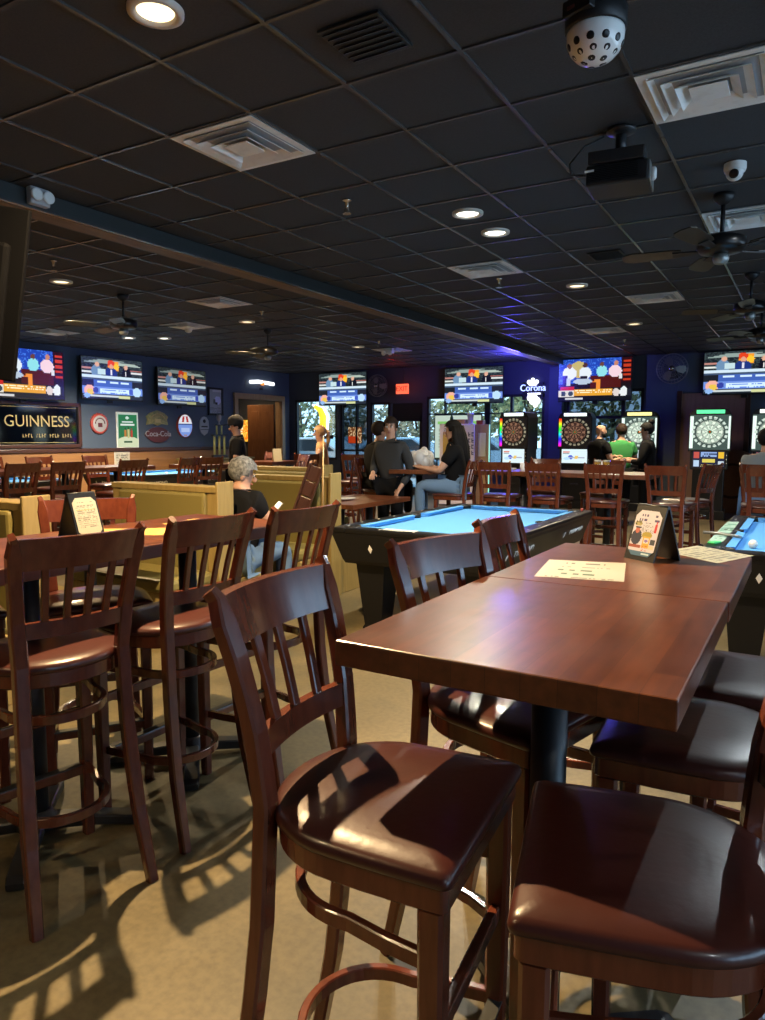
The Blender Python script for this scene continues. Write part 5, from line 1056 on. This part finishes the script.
# man in a dark grey sweater standing by the table
p = spot(391, 8.9); person('man in a dark grey sweater standing by the table and looking towards the camera', p, R(FACE+150), up(stand(1.70), elbl=(-.25, -.06, 1.06), wril=(-.19, .10, .86), elbr=(.22, .03, 1.08), wrir=(.12, .24, 1.02)), 'skin', 'sweater_grey', 1.9, 'trouser_black', 1.0, 'hair_brown', 'short', 15, 0, 1.02)
p = spot(377, 9.45); person('person in black sitting behind the standing man in the grey sweater', p, R(FACE-60), up(sit(.78, feet=.3)), 'skin_tan', 'tee_black', 1.8, 'trouser_black', 1.0, 'hair_brown', 'short', 0, 0, 1.0)
# woman with long hair on a stool
p = spot(455, 8.75); person('woman with long dark hair in a black top and jeans shorts sitting on a stool', p, R(FACE+78), up(sit(.78, feet=.32), wrir=(.10, .42, 1.10), wril=(-.10, .42, 1.10), elbr=(.24, .16, 1.06), elbl=(-.24, .16, 1.06)), 'skin', 'tee_black', .7, 'denim', 1.0, 'hair_black', 'long', 5, -3, 1.1)
# man in a cap on the left
p = spot(238, 10.6); person('man in a black cap and dark t-shirt standing in front of the wooden door', p, R(FACE+98), up(stand(1.74), elbl=(-.25, .02, 1.10), wril=(-.20, .25, .98), elbr=(.25, -.04, 1.10), wrir=(.24, .12, .90)), 'skin', 'tee_dark', .75, 'trouser_black', 1.0, 'hair_brown', 'short', 10, -14, 1.02, cap=True)
# woman by the corner window
p = spot(322, 12.2); person('woman with tied back blond hair seated before the corner window', p, R(FACE+95), up(sit(.76, feet=.3)), 'skin_tan', 'tee_tan', .3, 'denim', 1.0, 'hair_blond', 'pony', 5, -5, .88)
# group at the dart machines
p = spot(598, 11.6); person('bald bearded man in a black t-shirt standing among the dart players', p, R(FACE-70), up(stand(1.70), wrir=(.10, .30, 1.12), elbr=(.24, .06, 1.08), wril=(-.05, .30, 1.15), elbl=(-.24, .06, 1.08)), 'skin', 'tee_black', .6, 'trouser_black', 1.0, 'hair_black', 'bald', -5, -6, 1.0, beard=True)
p = spot(620, 11.9); person('man in a green t-shirt with his back to us, standing among the dart players', p, R(FACE-8), up(stand(1.68), wrir=(.12, .28, 1.12), elbr=(.25, .05, 1.06), wril=(-.12, .28, 1.12), elbl=(-.25, .05, 1.06)), 'skin', 'tee_green', .6, 'trouser_black', 1.0, 'hair_brown', 'short', 0, -12, 1.05)
p = spot(646, 11.2); person('woman with a hair bun in black standing among the dart players', p, R(FACE+62), up(stand(1.69), wrir=(.12, .26, 1.12), elbr=(.24, .05, 1.08), wril=(-.10, .28, 1.10), elbl=(-.24, .05, 1.08)), 'skin', 'tee_black', 1.7, 'trouser_black', 1.0, 'hair_black', 'bun', 10, -4, 1.0)
person('man in a grey t-shirt seated at the right edge with his back to us', (-.42, 9.0, 0), R(-6), up(sit(.68, feet=.3)), 'skin', 'tee_grey', .6, 'denim', 1.0, 'hair_black', 'short', -14, -4, 1.22)

# ---------------------------------------------------------------- outside, seen through the windows
struct('ground', MB().box((-10, 56, -.08), (140, 79.6, .1)), 'asphalt')
def tree(label, x, y, h, r, m, seed, n=900):
    t = thing('tree', label, 'tree', (x, y, -.03), group='trees outside'); rnd = random.Random(seed); g = MB()
    for k in range(n):
        while True:
            q = Vector((rnd.uniform(-1, 1), rnd.uniform(-1, 1), rnd.uniform(-1, 1)))
            if .35 < q.length < 1: break
        lump = 1+.18*math.sin(q.x*5+seed)+.15*math.sin(q.z*6+seed*2); c = Vector((q.x*r*lump, q.y*r*lump, h*.58+q.z*h*.42*lump)); s = rnd.uniform(.1, .22)*r/1.6
        a = Vector((rnd.uniform(-1, 1), rnd.uniform(-1, 1), rnd.uniform(-1, 1))).normalized(); b = a.orthogonal().normalized(); d = a.cross(b)
        g.faces([c+b*s, c+d*s*.7, c-b*s, c-d*s*.7], [(0, 1, 2, 3)])
    g.build('crown', m, t); g = MB(); g.sweep([(0, 0, 0), (.05, .02, h*.3), (-.05, 0, h*.7)], [.16, .12, .05], n=8)
    for k in range(5): a = 2*PI*k/5; g.sweep([(0, 0, h*.3+k*.2), (r*.35*math.cos(a), r*.35*math.sin(a), h*.5+k*.15), (r*.6*math.cos(a), r*.6*math.sin(a), h*.62+k*.15)], [.06, .04, .015], n=6)
    g.build('trunk', 'bark', t)
for i, (u, D, h, r, m, l) in enumerate(((301, 40, 4.6, 1.3, 'leaf', 'tree seen at the left of the corner window'), (352, 50, 4.2, 2.0, 'leaf_tan', 'brownish tree behind the tinted window'), (389, 57, 4.0, 1.7, 'leaf_tan', 'brownish tree behind the entrance door, left'), (416, 52, 4.0, 1.8, 'leaf_tan', 'brownish tree behind the entrance door, right'),
        (440, 62, 4.6, 2.0, 'leaf', 'low tree at the left of the wide window'), (468, 56, 5.0, 2.2, 'leaf', 'tree behind the display case'), (499, 37, 6.2, 1.7, 'leaf', 'tall green tree left of the neon'), (527, 31, 6.4, 1.7, 'leaf', 'tall green tree under the neon'), (562, 46, 8, 1.8, 'leaf', 'tall green tree right of the neon'), (610, 40, 6, 2, 'leaf', 'tree behind the small high window'))):
    p = spot(u, D); tree(l, p.x, p.y, h, r, m, i+1, 800 if D < 40 else 600)
def car(label, x, y, rz, m):
    t = thing('car', label, 'car', (x, y, -.03), rz, 'parked cars outside'); g = MB()
    pr = [(-2.2, .35), (-2.25, .7), (-2.05, .95), (-1.4, 1.02), (-.75, 1.45), (.75, 1.47), (1.45, 1.0), (2.05, .86), (2.25, .65), (2.2, .35)]
    for s in ((.86, 1.0),):
        g.layers([[Vector((x_, yy, z*(1 if abs(yy) < .9 else 1))) for x_, z in [(a*(1 if abs(yy) < .8 else .97), b if b < 1.1 or abs(yy) < .75 else b-.03) for a, b in pr]] for yy in (-.88, -.7, .7, .88)], False)
    g.build('body', m, t); g = MB()
    for yy in (-.885, .885): g.prism([(-1.25, 1.02), (-.72, 1.38), (.7, 1.40), (1.25, 1.02)], yy-.004, yy+.004, Matrix(((1, 0, 0, 0), (0, 0, 1, 0), (0, 1, 0, 0), (0, 0, 0, 1))))
    g.build('windows', 'car_glass', t)
    for x_ in (-1.35, 1.4):
        for yy in (-.8, .8): MB().lathe([(.0, -.11), (.31, -.11), (.33, -.08), (.33, .08), (.31, .11), (0, .11)], 20, Matrix.Translation((x_, yy, .33)) @ Matrix.Rotation(R(90), 4, 'X'), cap=False).build('wheel', 'tyre', t)
p = spot(312, 24.5); car('white car parked outside the corner window', p.x, p.y, R(10), 'car_white'); p = spot(340, 38); car('blue grey car farther out beyond the corner window', p.x, p.y, R(5), 'car_blue')
p = spot(400, 27); car('pale blue car outside the entrance door', p.x, p.y, R(12), 'car_blue'); p = spot(474, 27); car('blue car outside the wide window', p.x, p.y, R(6), 'car_blue')
